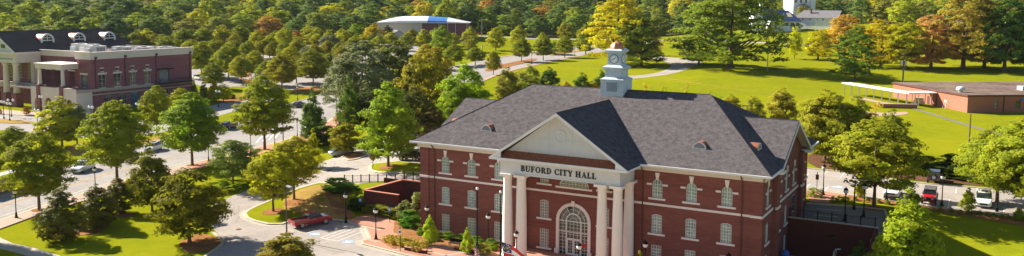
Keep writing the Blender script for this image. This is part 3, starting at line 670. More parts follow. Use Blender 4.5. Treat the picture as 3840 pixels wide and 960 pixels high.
m = MB(); m.add([(-182.7, 40.85, 17.2), (-192, 40.85, 22.65), (-192, 74.5, 22.65), (-182.7, 78.3, 17.2), (-201.3, 40.85, 17.2), (-201.3, 78.3, 17.2)], [(0, 1, 2, 3), (1, 4, 5, 2), (3, 2, 5)])
m.build('main_roof', 'shingle_dark', bh)
for t in (-184.6, -189.2, -194.5, -199):
    c = MB().lathe([(.95, 6.2), (.85, 6.5), (.82, 7.2), (.68, 13.4), (.75, 13.6), (.95, 14.3)], t, 42.0, 18).build('portico_column', 'cream', bh, True)
    MB().box(t-1.05, t+1.05, 41.0, 43.0, zb-.5, 6.2).build('pedestal', 'brick_plum', c)
MB().box(-184.5, -183.3, 46.0, 47.4, 8.6, 14.3).build('pilaster', 'cream', bh)
for t in (-196.5, -191.6, -187.0): window(bh, lambda u, v, n: (u, 47.5-n, v), 'rect', t, 8.9, 14.0, 2.0, 'glass_dark', 3, 6, 'cream', sill=False, rec=-.02)
for d in (52.4, 62.0, 71.7):
    r = 1.75; pr = [(r*math.cos(PI*q/16), r*math.sin(PI*q/16)) for q in range(17)]
    mp_ = lambda u, v, n, d=d: (-186.6+n, d+u, 19.9+v)
    dm = MB().prism(pr, -5, 0, mp_).build('dormer', 'copper_glint', bh, False)
    m = MB()
    for q in range(16):
        a0, a1 = PI*q/16, PI*(q+1)/16
        m.add([mp_(rr*math.cos(a), rr*math.sin(a), n_) for a in (a0, a1) for rr, n_ in ((r*1.1, 0), (r*1.1, .35), (r*.86, .35), (r*.86, .01))], [(0, 1, 5, 4), (1, 2, 6, 5), (2, 3, 7, 6)])
    m.box(-r*.86, r*.86, -.1, .14, 0.01, .3, mp_).box(-.07, .07, .14, r*.9, .02, .12, mp_).box(-r*.8, r*.8, .7, .82, .02, .11, mp_)
    m.box(-r*1.1, -r*.86, -.6, 0, 0.01, .33, mp_).box(r*.86, r*1.1, -.6, 0, 0.01, .33, mp_)
    m.build('window_frame', 'white_trim', dm); MB().add([mp_(x*.9, y*.9, .012) for x, y in pr], [tuple(range(17))]).build('pane', 'glass_dark', dm)
    MB().box(-r, r, -1.4, -.001, -1.6, -.05, mp_).build('dormer_base', 'shingle_dark', dm)
for i, (t, d, sx, sy, h) in enumerate([(-169.5, 51.0, 4.4, 3.0, 2.6), (-164.8, 50.4, 4.2, 3.0, 2.6), (-160.2, 48.8, 4.2, 3.0, 2.4), (-160, 56.5, 4.4, 3.4, 1.9), (-160, 63, 3.6, 4, 1.5), (-160, 70, 3.2, 3, 1.3)]):
    m = MB().use('hvac').box(t-sx/2, t+sx/2, d-sy/2, d+sy/2, 16.96, 16.96+h).use('gray_metal').lathe([(.8, 0), (.8, .2)], t, d, 14, 16.96+h)
    for q in range(6): m.box(t+sx/2+.002, t+sx/2+.04, d-sy/2+.2+q*.42, d-sy/2+.42+q*.42, 17.2, 16.8+h*.9)
    m.use('white_trim').box(t-sx/2+.3, t-.1, d-sy/2-.5, d-sy/2-.002, 17.0, 17+h*.7)
    m.build('rooftop_unit', None, bh)
# ------------------------------------------------------------------ sunken stair court, retaining walls, fence beside the hall
rw = frame_thing('retaining_wall', 'low brick stair court walls with tan cap beside the left end of city hall', 'wall')
m = MB()
m.box(-36.3, -30.2, 4.7, 5.0, 0, 3.25)
m.add([(-36.3, 5.0, 0), (-36.3, 5.0, 3.25), (-33.0, WD1, 0), (-33.0, WD1, 4.2), (-36.6, 5.0, 0), (-36.6, 5.0, 3.25), (-33.3, WD1+.3, 0), (-33.3, WD1+.3, 4.2)], [(0, 1, 3, 2), (4, 5, 7, 6), (0, 4, 5, 1), (1, 5, 7, 3)])
m.box(-36.6, -22.75, WD1-.02, WD1+.3, 0, 4.25)
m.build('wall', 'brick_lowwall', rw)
m = MB(); m.box(-36.45, -30.1, 4.62, 5.08, 3.252, 3.36).box(-33.3, -29.2, WD1-.12, WD1+.4, 4.252, 4.38).box(-29.2, -25.6, WD1-.12, WD1+.4, 4.30, 4.50).box(-25.6, -22.75, WD1-.12, WD1+.4, 4.40, 4.62)
m.add([(x, y, z+dz) for x, y, z in ((-36.7, 5.0, 3.26), (-36.2, 5.0, 3.26), (-32.9, WD1+.2, 4.25), (-33.4, WD1+.2, 4.25)) for dz in (0, .12)], [(1, 3, 5, 7), (0, 1, 7, 6), (2, 3, 5, 4), (0, 2, 3, 1)])
m.build('cap', 'brick_cap', rw)
def Fence(name, label, pts, hgt, nb, group=None, mt='black_metal'):
    f = frame_thing(name, label, 'fence')
    for i in range(len(pts)):
        x, y, z = pts[i]; MB().box(x-.06, x+.06, y-.06, y+.06, z-.05, z+hgt+.12).build('post', mt, f)
    m = MB()
    for (x0, y0, z0), (x1, y1, z1) in zip(pts, pts[1:]):
        m.tube([(x0, y0, z0+hgt-.05), (x1, y1, z1+hgt-.05)], .03, 5).tube([(x0, y0, z0+.12), (x1, y1, z1+.12)], .025, 5)
        for q in range(1, nb):
            s_ = q/nb; m.tube([(x0+(x1-x0)*s_, y0+(y1-y0)*s_, z0+(z1-z0)*s_+.1), (x0+(x1-x0)*s_, y0+(y1-y0)*s_, z0+(z1-z0)*s_+hgt-.05)], .011, 4)
    m.build('pickets', mt, f); return f
pts = []
for i, t in enumerate(np.linspace(-44.5, -22.9, 14)):
    w = toW(t, WD1+.15); zz = max(zat(*w), 0); pts.append((t, WD1+.15, (4.45 if t > -33.3 else zz)))
Fence('metal_fence', 'black picket fence along the drive above the brick stair court', pts, 1.15, 9)
# east retaining wall and rail
rw = frame_thing('retaining_wall', 'tall brick retaining wall in shade below the right parking deck', 'wall')
m = MB(); m.box(22.72, ET1+.4, ED-.35, ED-.02, -.2, 4.75)
m.add([(ET1, ED-.35, -.2), (ET1, ED-.35, 4.75), (ET1+.4, ED-.35, 4.75), (ET1, -4, -.2), (ET1, -4, .6), (ET1+.4, -4, .6), (ET1+.4, -4, -.2)], [(0, 1, 4, 3), (1, 2, 5, 4), (2, 5, 6), (3, 4, 5, 6)])
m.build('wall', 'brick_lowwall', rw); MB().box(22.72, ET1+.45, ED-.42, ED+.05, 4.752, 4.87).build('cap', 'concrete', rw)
Fence('metal_fence', 'black rail fence on top of the shaded brick retaining wall', [(22.9+q*1.63, ED-.2, 4.87) for q in range(7)], 1.0, 8)
# ------------------------------------------------------------------ school building with covered walk (right)
gx, gy = G(3627, 408); zs0 = zat(gx, gy)-.1; SR = .10
sb = thing('school_building', 'low flat roofed salmon brick building at the far right of the lawn', 'building', gx, gy, 0, SR)
HS = at_dist(3627, 346, gx, gy)-zs0; WL = 32.0
def toS(x, y): x, y = x-gx, y-gy; return x*math.cos(SR)+y*math.sin(SR), -x*math.sin(SR)+y*math.cos(SR)
mf = lambda u, v, n: (u, -n, v)
ml = lambda u, v, n: (-n, u, v)
m = MB(); wn = [rect(q, zs0+1.0, zs0+2.9, 1.2) for q in (12.5, 20)]+[rect(7.0, zs0+1.0, zs0+3.2, .6)]+[rect(16, zs0+.05, zs0+2.2, 1.1)]
m.wall([(0, zs0-.6), (46, zs0-.6), (46, zs0+HS), (0, zs0+HS)], wn, mf)
m.wall([(0, zs0-.6), (WL, zs0-.6), (WL, zs0+HS), (0, zs0+HS)], [rect(15.5, zs0, zs0+2.3, 1.1)], ml)
m.add([(46, 0, zs0-.6), (46, WL, zs0-.6), (46, WL, zs0+HS), (46, 0, zs0+HS)], [(0, 1, 2, 3)])
m.add([(0, WL, zs0-.6), (46, WL, zs0-.6), (46, WL, zs0+HS), (0, WL, zs0+HS)], [(0, 1, 2, 3)])
m.build('wall', 'brick_salmon', sb)
MB().box(-.25, 46.3, -.25, WL+.3, zs0+HS+.002, zs0+HS+.3).build('roof', 'roof_tar', sb)
MB().box(-.32, 46.35, -.32, -.26, zs0+HS-.08, zs0+HS+.31).build('fascia', 'brown_metal', sb); MB().box(-.32, -.26, -.25, WL+.3, zs0+HS-.08, zs0+HS+.31).build('fascia', 'brown_metal', sb)
for q in (12.5, 20): window(sb, mf, 'rect', q, zs0+1.0, zs0+2.9, 1.2, 'glass_dark', 2, 2, 'gray_metal', sill=False)
window(sb, mf, 'rect', 7.0, zs0+1.0, zs0+3.2, .6, 'glass_reflect_teal', 1, 3, 'gray_metal', sill=False)
MB().box(15.45, 16.55, zs0+.05, zs0+2.2, -.1, -.04, mf).build('door', 'frame_blue', sb)
MB().box(14.95, 16.05, zs0, zs0+2.3, -.1, -.04, ml).build('door', 'brown_metal', sb)
MB().box(13, 15, zs0+2.9, zs0+3.4, .004, .2, mf).build('wall_sign', 'sign_blue', sb)
for q in (8.9, 30): MB().box(q-.08, q+.08, -.16, -.002, zs0-.4, zs0+HS-.1).build('downspout', 'brown_metal', sb)
MB().box(-.16, -.002, 12.0, 12.16, zs0-.4, zs0+HS-.1).build('downspout', 'brown_metal', sb)
MB().lathe([(.5, 0), (.5, .5), (1.0, .5), (1.0, .9), (.8, 1.2), (.3, 1.4)], 2.4, 6.5, 16, zs0+HS+.3).build('roof_fan', 'hvac', sb)
MB().box(20, 22, 9, 11, zs0+HS+.3, zs0+HS+1.3).build('rooftop_unit', 'hvac', sb)
# covered walk
cw = frame_thing('covered_walkway', 'long white post and slab walkway canopy leading to the salmon brick building', 'canopy')
px_posts = [(3166, 344), (3184, 349), (3213, 352), (3243, 361), (3273, 368), (3305, 372), (3337, 378), (3372, 384), (3400, 384)]
pp = [toL(*G(x, y)) for x, y in px_posts]
L0, L1 = pp[0], pp[-1]; n_ = 9; ux, uy = L1[0]-L0[0], L1[1]-L0[1]; ln = math.hypot(ux, uy); ux /= ln; uy /= ln; wx, wy = -uy, ux
if wy < 0: wx, wy = -wx, -wy
zw0 = zat(*toW(*L0)); zw1 = zat(*toW(*L1))
m = MB()
za, zb_ = zw0+3.0, zw1+3.0
m.add([(L0[0]-ux+wx*o_, L0[1]-uy+wy*o_, za+h_) for o_, h_ in ((-.3, 0), (2.6, 0), (2.6, .28), (-.3, .28))]+[(L1[0]+ux+wx*o_, L1[1]+uy+wy*o_, zb_+h_) for o_, h_ in ((-.3, 0), (2.6, 0), (2.6, .28), (-.3, .28))],
      [(0, 1, 5, 4), (1, 2, 6, 5), (2, 3, 7, 6), (3, 0, 4, 7), (0, 3, 2, 1), (4, 5, 6, 7)])
m.build('canopy_roof', 'white_trim', cw)
for i in range(n_):
    s_ = i/(n_-1)*ln
    for o_ in (0, 2.3):
        t_, d_ = L0[0]+ux*s_+wx*o_, L0[1]+uy*s_+wy*o_; zg = zat(*toW(t_, d_)); zt = za+(zb_-za)*i/(n_-1)
        MB().box(t_-.12, t_+.12, d_-.12, d_+.12, zg-.2, zt+.02).build('post', 'white_trim', cw)
e0 = L1
ew0 = toW(*e0); le = toS(*ew0)
lk = MB().box(le[0], -.02, le[1]-.6, le[1]+3.4, zb_+.05, zb_+.3, lambda x, y, z: (gx+x*math.cos(SR)-y*math.sin(SR), gy+x*math.sin(SR)+y*math.cos(SR), z))
lk.v = [(*toL(v[0], v[1]), v[2]) for v in lk.v]; lk.build('link_roof', 'white_trim', cw)
for q in (.4, .85):
    for o_ in (0, 2.8):
        sx_, sy_ = le[0]*(1-q), le[1]+o_; wx_, wy_ = gx+sx_*math.cos(SR)-sy_*math.sin(SR), gy+sx_*math.sin(SR)+sy_*math.cos(SR); t_, d_ = toL(wx_, wy_); zg = zat(wx_, wy_)
        MB().box(t_-.1, t_+.1, d_-.1, d_+.1, zg-.2, zb_+.06).build('post', 'white_trim', cw)
wv = G(3445, 378)
st = thing('stacked_benches', 'stack of tan curved benches stored under the walkway canopy', 'bench', *wv, zat(*wv), -AZ)
for q in range(4): MB().box(-1.3+q*.15, 1.3-q*.1, -.5, .5, .2+q*.42, .5+q*.42).tube([(-1.1+q*.15, 0, .1+q*.42), (-1.1+q*.15, 0, .3+q*.42)], .1, 6).build('bench_top', 'house_tan', st)
wv = G(3550, 392); ps = thing('play_slide', 'small white and blue slide leaning by the brick wall', 'slide', *wv, zat(*wv), .3)
MB().tube([(-.5, 0, 0), (0, 0, 2.0), (.5, 0, 0)], .06, 6).tube([(-.5, .7, 0), (0, .7, 2.0), (.5, .7, 0)], .06, 6).build('frame', 'white_trim', ps); MB().box(-.1, 1.1, .1, .6, .0, .06, lambda x, y, z: (x, y, z+1.7-1.5*x)).build('chute', 'house_white', ps)
wv = G(3524, 384); ps = thing('play_table', 'blue play equipment standing by the brick wall', 'playground', *wv, zat(*wv), .3)
MB().lathe([(.1, 0), (.1, .7), (.6, .75), (.6, .85)], 0, 0, 10).build('table_top', 'play_blue', ps); MB().lathe([(.5, .85), (.3, 1.3), (.02, 1.6)], 0, 0, 8).build('shade', 'play_blue', ps)
wv = G(3365, 392); bb = thing('brick_planter', 'low tan and brown brick wall by the end of the canopy walk', 'wall', *wv, zat(*wv), -.1)
MB().box(-4.5, 4.5, -.3, .3, -.2, .9).build('wall', 'brick_salmon', bb); MB().box(-4.6, 4.6, -.36, .36, .902, 1.0).build('cap', 'concrete', bb)
wv = G(3680, 610); bb = thing('brick_sign', 'dark red brick box behind the parking hedge', 'wall', *wv, zat(*wv), -AZ)
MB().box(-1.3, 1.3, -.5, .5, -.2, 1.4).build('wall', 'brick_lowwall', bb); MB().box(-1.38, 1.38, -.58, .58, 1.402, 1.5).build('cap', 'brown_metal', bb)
# ------------------------------------------------------------------ gymnasium with low arched roof (far)
def box_building(px0, px1, py, pytop): pass
gx0 = at_z(1412, 141, 13.2); gx1 = at_z(1745, 133, 13.4)
gd = gx0[1]; 
sx0, sx1, sxm = (1412-1920)/F0*gd, (1752-1920)/F0*gd, (1580-1920)/F0*gd
gz = zat((sx0+sx1)/2, gd)-.5; k = gd/F0
gy_ = thing('gymnasium', 'far arena building with white arched metal roof, blue roof end and cream and maroon walls', 'building', sxm, gd, gz, 0)
W0, W1 = sx0-sxm, sx1-sxm; Hw = 8.3; Hr = 11.6
m = MB().use('cream').box(W0, 0, 0, 26, 0, Hw).use('brick_plum').box(.02, W1, .5, 26, 0, Hw-.02); m.build('wall', None, gy_)
for i, x in enumerate((.2, 9, 13.5, 17.5, W1-.2)):
    MB().box(x-.15, x+.15, .25, .49, 0, Hw).build('pilaster', 'cream', gy_)
m = MB()
def gsec(x, sc_): return [(x, -1+28*q/10, Hw+.1+(Hr-Hw)*sc_*math.sin(PI*q/10)**.8) for q in range(11)]
xs = [W0-1, W0+3, W0+8, W0+13, -1]; sc0 = [.02, .45, .8, .97, 1]
m.use('roof_metal_white')
secs = [gsec(x, s_) for x, s_ in zip(xs, sc0)]; m.loft(secs, False)
m.loft([gsec(-1, 1), gsec(3, .98)], False)
m.use('roof_metal_blue').loft([gsec(3, .98), gsec(13, .8)], False)
m.use('roof_metal_white').loft([gsec(13, .8), gsec(18, .5), gsec(W1+1, .02)], False)
m.build('roof', None, gy_, True)
MB().box(W0-1, W1+1, -1.2, -.9, Hw, Hw+.35).build('eave', 'white_trim', gy_)
g2 = G(1520, 137); sh = thing('storage_shed', 'small cream shed with gray gable roof in front of the far arena', 'shed', at_z(1520, 139, gz)[0]*.97, gd*.97, zat(g2[0], gd*.97)-.3, .35)
MB().prism([(-4.2, 0), (4.2, 0), (4.2, 3.4), (0, 5.6), (-4.2, 3.4)], -4.5, 4.5, lambda u, v, n: (u, n, v)).build('wall', 'cream', sh)
MB().add([(-4.6, -4.8, 3.3), (0, -4.8, 5.75), (0, 4.8, 5.75), (-4.6, 4.8, 3.3), (4.6, -4.8, 3.3), (4.6, 4.8, 3.3)], [(0, 1, 2, 3), (1, 4, 5, 2)]).build('roof', 'roof_gray', sh)
g2 = G(1380, 125); fb = thing('low_building', 'low white flat building peeking out left of the far arena', 'building', *at_z(1385, 128, 13), 12.6, .1)
MB().box(-5, 8, 0, 8, 0, 3.2).build('wall', 'cream', fb); MB().box(-5.2, 8.2, -.2, 8.2, 3.202, 3.5).build('roof', 'roof_metal_white', fb)
# ------------------------------------------------------------------ houses on the far hill
def place_far(px, py, dist):
    x = (px-1920)/F0*dist; return x, dist, zat(x, dist)
def zpx(py, dist): r = ray(1920, py); return CZ+r[2]/r[1]*dist
D_ = 445
hx = lambda px, d=D_: (px-1920)/F0*d
h1 = thing('white_house', 'white sunroom house with dark navy shingle roof and tall white chimney', 'house', hx(2940), D_, zat(hx(2940), D_)-.5, -.05)
zl = h1.location.z; e_ = zpx(76, D_)-zl; rd = zpx(28, D_)-zl; w0, w1 = hx(2895)-hx(2940), hx(3000)-hx(2940)
MB().box(w0, w1, 0, 14, 0, e_).build('wall', 'house_white', h1)
m = MB(); m.add([(w0-.6, -.8, e_), (w1+.6, -.8, e_), (w1-5, 7, rd-1), (w0-5, 7, rd), (w0-.6, 14.8, e_), (w1+.6, 14.8, e_)], [(0, 1, 2, 3), (1, 5, 2), (3, 2, 5, 4)]); m.build('roof', 'roof_navy', h1)
MB().add([(w1-6, 1.2, e_+1.3), (w1-3.5, 1.2, e_+1.3), (w1-4.5, 5, rd-2.2), (w1-6.6, 5, rd-2.2)], [(0, 1, 2, 3)]).build('skylight', 'house_tan', h1)
for q in range(5): 
    wq = MB().box(w0+1+q*2.7, w0+2.6+q*2.7, -.06, -.005, e_-2.4, e_-.6).build('window', 'glass_blue', h1)
    MB().box(w0+1.75+q*2.7, w0+1.85+q*2.7, -.09, -.061, e_-2.4, e_-.6).build('muntin', 'white_trim', wq)
MB().box(hx(2849)-hx(2940), hx(2862)-hx(2940), 2, 4, e_-4, zpx(10, D_)-zl).build('chimney', 'house_white', h1)
MB().prism([(hx(2822)-hx(2940), 0), (hx(2868)-hx(2940), 0), (hx(2868)-hx(2940), zpx(75, D_)-zl), (hx(2824)-hx(2940), zpx(26, D_)-zl)], 0, 10, lambda u, v, n: (u, n+.5, v)).build('gable_wing', 'house_white', h1)
h2 = thing('white_house', 'white two storey house with plain gray roof and small brick chimney', 'house', hx(3080), D_+8, zat(hx(3080), D_+8)-.5, -.62)
zl = h2.location.z; e_ = zpx(62, D_+8)-zl; rd = zpx(34, D_+8)-zl; w0, w1 = (hx(3003)-hx(3080))*1.1, (hx(3145)-hx(3080))*1.15
MB().box(w0, w1, 0, 12, 0, e_).build('wall', 'house_white', h2)
MB().add([(w0-.5, -.6, e_), (w1+.5, -.6, e_), (w1+.5, 6, rd), (w0+3, 6, rd), (w0-.5, 12.6, e_), (w1+.5, 12.6, e_)], [(0, 1, 2, 3), (0, 3, 4), (3, 2, 5, 4)]).build('roof', 'roof_gray', h2)
MB().box(hx(3047)-hx(3080), hx(3052)-hx(3080), 3, 4, e_, rd+.9).build('chimney', 'brick_red', h2)
for q in (3024, 3051, 3077, 3100): MB().box(hx(q)-hx(3080), hx(q+4)-hx(3080), -.06, -.005, zpx(72, D_)-zl, zpx(66, D_)-zl).build('window', 'glass_dark', h2)
h3 = thing('white_church', 'tall white building with gray porch roof standing above the navy roofed house', 'building', hx(2990, 500), 500, zat(hx(2990, 500), 500)-.5, .1)
zl = h3.location.z; MB().box(-3.5, 6.5, 0, 14, 0, zpx(-14, 500)-zl).build('wall', 'house_white', h3); MB().box(6.6, 9.4, -1, 3, 0, zpx(-30, 500)-zl).build('tower', 'house_white', h3)
MB().add([(-2, -3, zpx(24, 500)-zl), (6, -3, zpx(24, 500)-zl), (2, -3, zpx(8, 500)-zl), (-2, 0, zpx(24, 500)-zl), (6, 0, zpx(24, 500)-zl), (2, 0, zpx(8, 500)-zl)], [(0, 2, 5, 3), (1, 4, 5, 2), (0, 1, 2)]).build('porch_roof', 'roof_gray', h3)
for q in range(3): MB().box(-2.5+q*3, -1.3+q*3, -.06, -.005, zpx(6, 500)-zl, zpx(-6, 500)-zl).build('window', 'glass_dark', h3)
# storage unit seen right behind the autumn trees
h4 = thing('gray_house', 'pale house wall glimpsed between the big autumn oaks', 'house', hx(3570, 420), 420, zat(hx(3570, 420), 420)-.5, .0)
zl = h4.location.z; MB().box(-7, 7, 0, 10, 0, 4.5).build('wall', 'house_white', h4); MB().add([(-7.5, -.5, 4.5), (7.5, -.5, 4.5), (7.5, 5, 7), (-7.5, 5, 7), (-7.5, 10.5, 4.5), (7.5, 10.5, 4.5)], [(0, 1, 2, 3), (3, 2, 5, 4)]).build('roof', 'roof_gray', h4)
# ------------------------------------------------------------------ ground sheet and everything laid on it
def axis(segs):
    out = []
    for a, b, st in segs: out += list(np.arange(a, b, st))
    return out+[segs[-1][1]]
tl = axis([(-1500, -420, 30), (-420, -230, 10), (-230, -60, 5), (-60, WT0-.01, 2.4)])[:-1]+[WT0-.01]+axis([(WT0, WT1, 1.9), (WT1, -.01, 2.5)])[:-1]+[-.01]+axis([(0, ET1-.01, 2.5)])[:-1]+[ET1-.01]+axis([(ET1, 60, 2.5), (60, 140, 4), (140, 300, 8), (300, 1000, 25)])
dl = axis([(-420, -120, 30), (-120, -40, 5), (-40, 4.99, 2.25)])[:-1]+[4.99]+axis([(WD0, WD1-.01, 1.6)])[:-1]+[WD1-.01]+axis([(WD1, ED-.01, 1.5)])[:-1]+[ED-.01]+axis([(ED, 60, 2.3), (60, 160, 4), (160, 420, 8), (420, 1500, 25)])
tl = np.array(sorted(set(np.round(tl, 4)))); dl = np.array(sorted(set(np.round(dl, 4))))
TT, DD = np.meshgrid(tl, dl); XX, YY = OX+TT*CA+DD*SA, OY-TT*SA+DD*CA
ZZ = Z(XX.ravel(), YY.ravel()).reshape(XX.shape)
foot = (TT > -22.6) & (TT < 22.6) & (DD > .1) & (DD < 25.3); ZZ = np.where(foot, np.minimum(ZZ, 0)-.1, ZZ)
nv, nu = XX.shape
me = bpy.data.meshes.new('ground')
idx = np.arange(nv*nu).reshape(nv, nu)
fc = np.stack([idx[:-1, :-1], idx[:-1, 1:], idx[1:, 1:], idx[1:, :-1]], -1).reshape(-1, 4)
me.from_pydata(np.stack([XX, YY, ZZ], -1).reshape(-1, 3).tolist(), [], fc.tolist())
me.materials.append(MT['grass']); me.materials.append(MT['forest_floor'])
cx, cy = XX[:-1, :-1].ravel(), YY[:-1, :-1].ravel()
pxx = 1920+F0*cx/np.maximum(cy, 1)
far = (cy > 480) | ((cy > 330) & (cx < -110-.12*(cy-330))) | ((cy > 420) & (pxx < 1750)) | (cy < 0)
me.polygons.foreach_set('material_index', far.astype(int).tolist()); me.update()
go = bpy.data.objects.new('ground', me); col.objects.link(go); tag(go, kind='structure')
def pt(p): return toW(p[1], p[2]) if p[0] == 'L' else G(*p)
def chaikin(P, n, closed=True):
    for _ in range(n):
        Q = []
        m_ = len(P)
        for i in range(m_ if closed else m_-1):
            a, b = P[i], P[(i+1) % m_]; Q += [(a[0]*.75+b[0]*.25, a[1]*.75+b[1]*.25), (a[0]*.25+b[0]*.75, a[1]*.25+b[1]*.75)]
        P = Q if closed else [P[0]]+Q+[P[-1]]
    return P
def sheet(name, poly, m, off=.03, thick=0, smooth=0, step=4, kind='structure', xy=None, parent=None):
    P = xy if xy else [pt(p) for p in poly]
    P = chaikin(P, smooth)
    L = [toL(*p) for p in P]
    tr = geometry.tessellate_polygon([[Vector((a, b, 0)) for a, b in L]])
    bm = bmesh.new(); vs = [bm.verts.new((a, b, 0)) for a, b in L]
    for t in tr:
        try: bm.faces.new([vs[i] for i in t])
        except ValueError: pass
    ts = [l[0] for l in L]; ds = [l[1] for l in L]
    for ax, lines, lo, hi in ((0, tl, min(ts), max(ts)), (1, dl, min(ds), max(ds))):
        for q in lines:
            if lo+.01 < q < hi-.01:
                co = Vector((q, 0, 0)) if ax == 0 else Vector((0, q, 0)); no = Vector((1, 0, 0)) if ax == 0 else Vector((0, 1, 0))
                bmesh.ops.bisect_plane(bm, geom=bm.verts[:]+bm.edges[:]+bm.faces[:], plane_co=co, plane_no=no, dist=1e-4)
    bm.verts.ensure_lookup_table()
    xy_ = [toW(v.co.x, v.co.y) for v in bm.verts]; zz = Z([q[0] for q in xy_], [q[1] for q in xy_])
    for v, q, z in zip(bm.verts, xy_, zz): v.co = (q[0], q[1], z+off)
    bmesh.ops.recalc_face_normals(bm, faces=bm.faces)
    if bm.faces and sum(f.normal.z for f in bm.faces) < 0: bmesh.ops.reverse_faces(bm, faces=bm.faces)
    if thick:
        r_ = bmesh.ops.extrude_face_region(bm, geom=bm.faces[:])
        for v in [g for g in r_['geom'] if isinstance(g, bmesh.types.BMVert)]: v.co.z -= 0
        top = set(v for v in r_['geom'] if isinstance(v, bmesh.types.BMVert))
        for v in bm.verts:
            if v not in top: v.co.z -= thick
    me = bpy.data.meshes.new(name); bm.to_mesh(me); bm.free(); me.materials.append(MT[m])
    o = bpy.data.objects.new(name, me); col.objects.link(o)
    if parent: o.parent = parent
    else: tag(o, kind=kind)
    return o
def ribbon(name, line, w, m, off=.045, thick=0, smooth=0, xy=None, dens=2.5, kind='structure', shift=0):
    P = xy if xy else [pt(p) for p in line]
    P = chaikin(P, smooth, False) if smooth else P
    Q = [P[0]]
    for a, b in zip(P, P[1:]):
        n_ = max(1, int(math.hypot(b[0]-a[0], b[1]-a[1])/dens))
        Q += [(a[0]+(b[0]-a[0])*i/n_, a[1]+(b[1]-a[1])*i/n_) for i in range(1, n_+1)]
    Lf, Rt = [], []
    for i, p in enumerate(Q):
        a, b = Q[max(i-1, 0)], Q[min(i+1, len(Q)-1)]; dx, dy = b[0]-a[0], b[1]-a[1]; l = math.hypot(dx, dy) or 1
        nx, ny = -dy/l, dx/l
        Lf.append((p[0]+nx*(w/2+shift), p[1]+ny*(w/2+shift))); Rt.append((p[0]-nx*(w/2-shift), p[1]-ny*(w/2-shift)))
    zL = Z([q[0] for q in Lf], [q[1] for q in Lf]); zR = Z([q[0] for q in Rt], [q[1] for q in Rt])
    m_ = MB(); n_ = len(Q); vs = [(*p, z+off) for p, z in zip(Lf, zL)]+[(*p, z+off) for p, z in zip(Rt, zR)]
    fs = [(i, n_+i, n_+i+1, i+1) for i in range(n_-1)]
    if thick:
        vs += [(x, y, z-thick) for x, y, z in vs]; k_ = 2*n_
        fs += [(i, i+1, k_+i+1, k_+i) for i in range(n_-1)]+[(n_+i, k_+n_+i, k_+n_+i+1, n_+i+1) for i in range(n_-1)]
        fs += [(0, k_, k_+n_, n_), (n_-1, 2*n_-1, k_+2*n_-1, k_+n_-1)]
    o = m_.add(vs, fs).build(name, m)
    if sum(p.normal.z for p in o.data.polygons) < 0: o.data.flip_normals()
    return tag(o, kind=kind)
near = [(-90, 880), (0, 848), (149, 795), (300, 745), (465, 692), (725, 625), (890, 583), (1053, 540), (1143, 512), (1215, 478), (1262, 440), (1300, 405)]
farE = [(1340, 340), (1240, 352), (1083, 398), (960, 438), (860, 468), (760, 498), (611, 536), (551, 556), (420, 600), (238, 647), (0, 712), (-90, 735)]
sheet('main_road', near+farE, 'asphalt', .03, smooth=1)
lawnE = [(-90, 915), (0, 880), (160, 820), (300, 775), (465, 718), (640, 672), (725, 650), (890, 612), (960, 594), (1087, 558), (1180, 530), (1240, 500), (1290, 455), (1325, 410)]
sheet('sidewalk', near[:6]+lawnE[:7][::-1], 'paver_pale', .14, .2)
sheet('sidewalk', near[5:]+lawnE[6:][::-1], 'paver', .145, .2)
ribbon('kerb', near, .45, 'kerb', .16, .25, 1)
ribbon('kerb', farE, .45, 'kerb', .15, .25, 1)
# road paint
for sh_ in (-.16, .16): ribbon('road_marking', [(-90, 822), (0, 792), (149, 745), (224, 722), (434, 659), (600, 612), (760, 570), (900, 537)], .13, 'paint_yellow', .048, shift=sh_)
ribbon('road_marking', [(-90, 862), (0, 832), (149, 783), (300, 734), (465, 684), (640, 636), (760, 605)], .13, 'paint_white', .048)
ribbon('road_marking', [(0, 757), (110, 722)], .12, 'paint_white', .048)
ribbon('road_marking', [(214, 690), (300, 665)], .12, 'paint_white', .048)
for i in range(5): ribbon('road_marking', [(214+i*6, 706-i*4.5), (262+i*6, 693-i*4.5)], .35, 'paint_white', .049) if i % 2 == 0 else None
for a, b in [((700, 575), (820, 545)), ((905, 508), (990, 487)), ((970, 530), (1060, 508)), ((985, 512), (1075, 492)), ((1000, 500), (1100, 476)), ((1050, 490), (1120, 470)), ((1100, 450), (1150, 436))]:
    ribbon('road_marking', [a, b], .14, 'paint_white', .049)
for a, b in [((962, 545), (985, 520)), ((985, 539), (1008, 514)), ((1010, 533), (1030, 508)), ((1033, 527), (1052, 502))]:
    ribbon('road_marking', [a, b], .30, 'paint_white', .05)
# plaza and street in front of the brick hall
sheet('brick_walk', [(-60, 424), (0, 428), (150, 440), (330, 452), (460, 452), (560, 432), (700, 400), (720, 415), (600, 450), (470, 470), (330, 470), (150, 454), (0, 445), (-60, 440)], 'paver_pale', .10, .2)
sheet('side_street', [(-60, 441), (0, 446), (150, 455), (330, 471), (470, 472), (600, 452), (690, 432), (800, 405), (900, 380), (1000, 372), (1040, 384), (950, 408), (860, 432), (740, 470), (640, 500), (560, 520), (420, 535), (250, 528), (100, 512), (0, 505), (-60, 500)], 'asphalt', .028, smooth=1)
sheet('median', [(-60, 462), (0, 466), (100, 470), (150, 478), (60, 482), (-60, 476)], 'lawn_dry', .12, .2, smooth=2)
sheet('sidewalk', [(120, 500), (300, 515), (420, 520), (540, 508), (545, 514), (420, 528), (300, 524), (120, 509)], 'paver_pale', .12, .2)
sheet('mulch_bed', [(255, 560), (330, 548), (400, 560), (520, 545), (600, 520), (680, 508), (700, 514), (600, 540), (500, 570), (400, 590), (300, 600), (250, 590)], 'lawn_dry', .06, smooth=2)
sheet('mulch_bed', [(800, 395), (860, 372), (960, 352), (1050, 350), (1060, 362), (960, 378), (860, 398)], 'mulch', .10, .15, smooth=2)
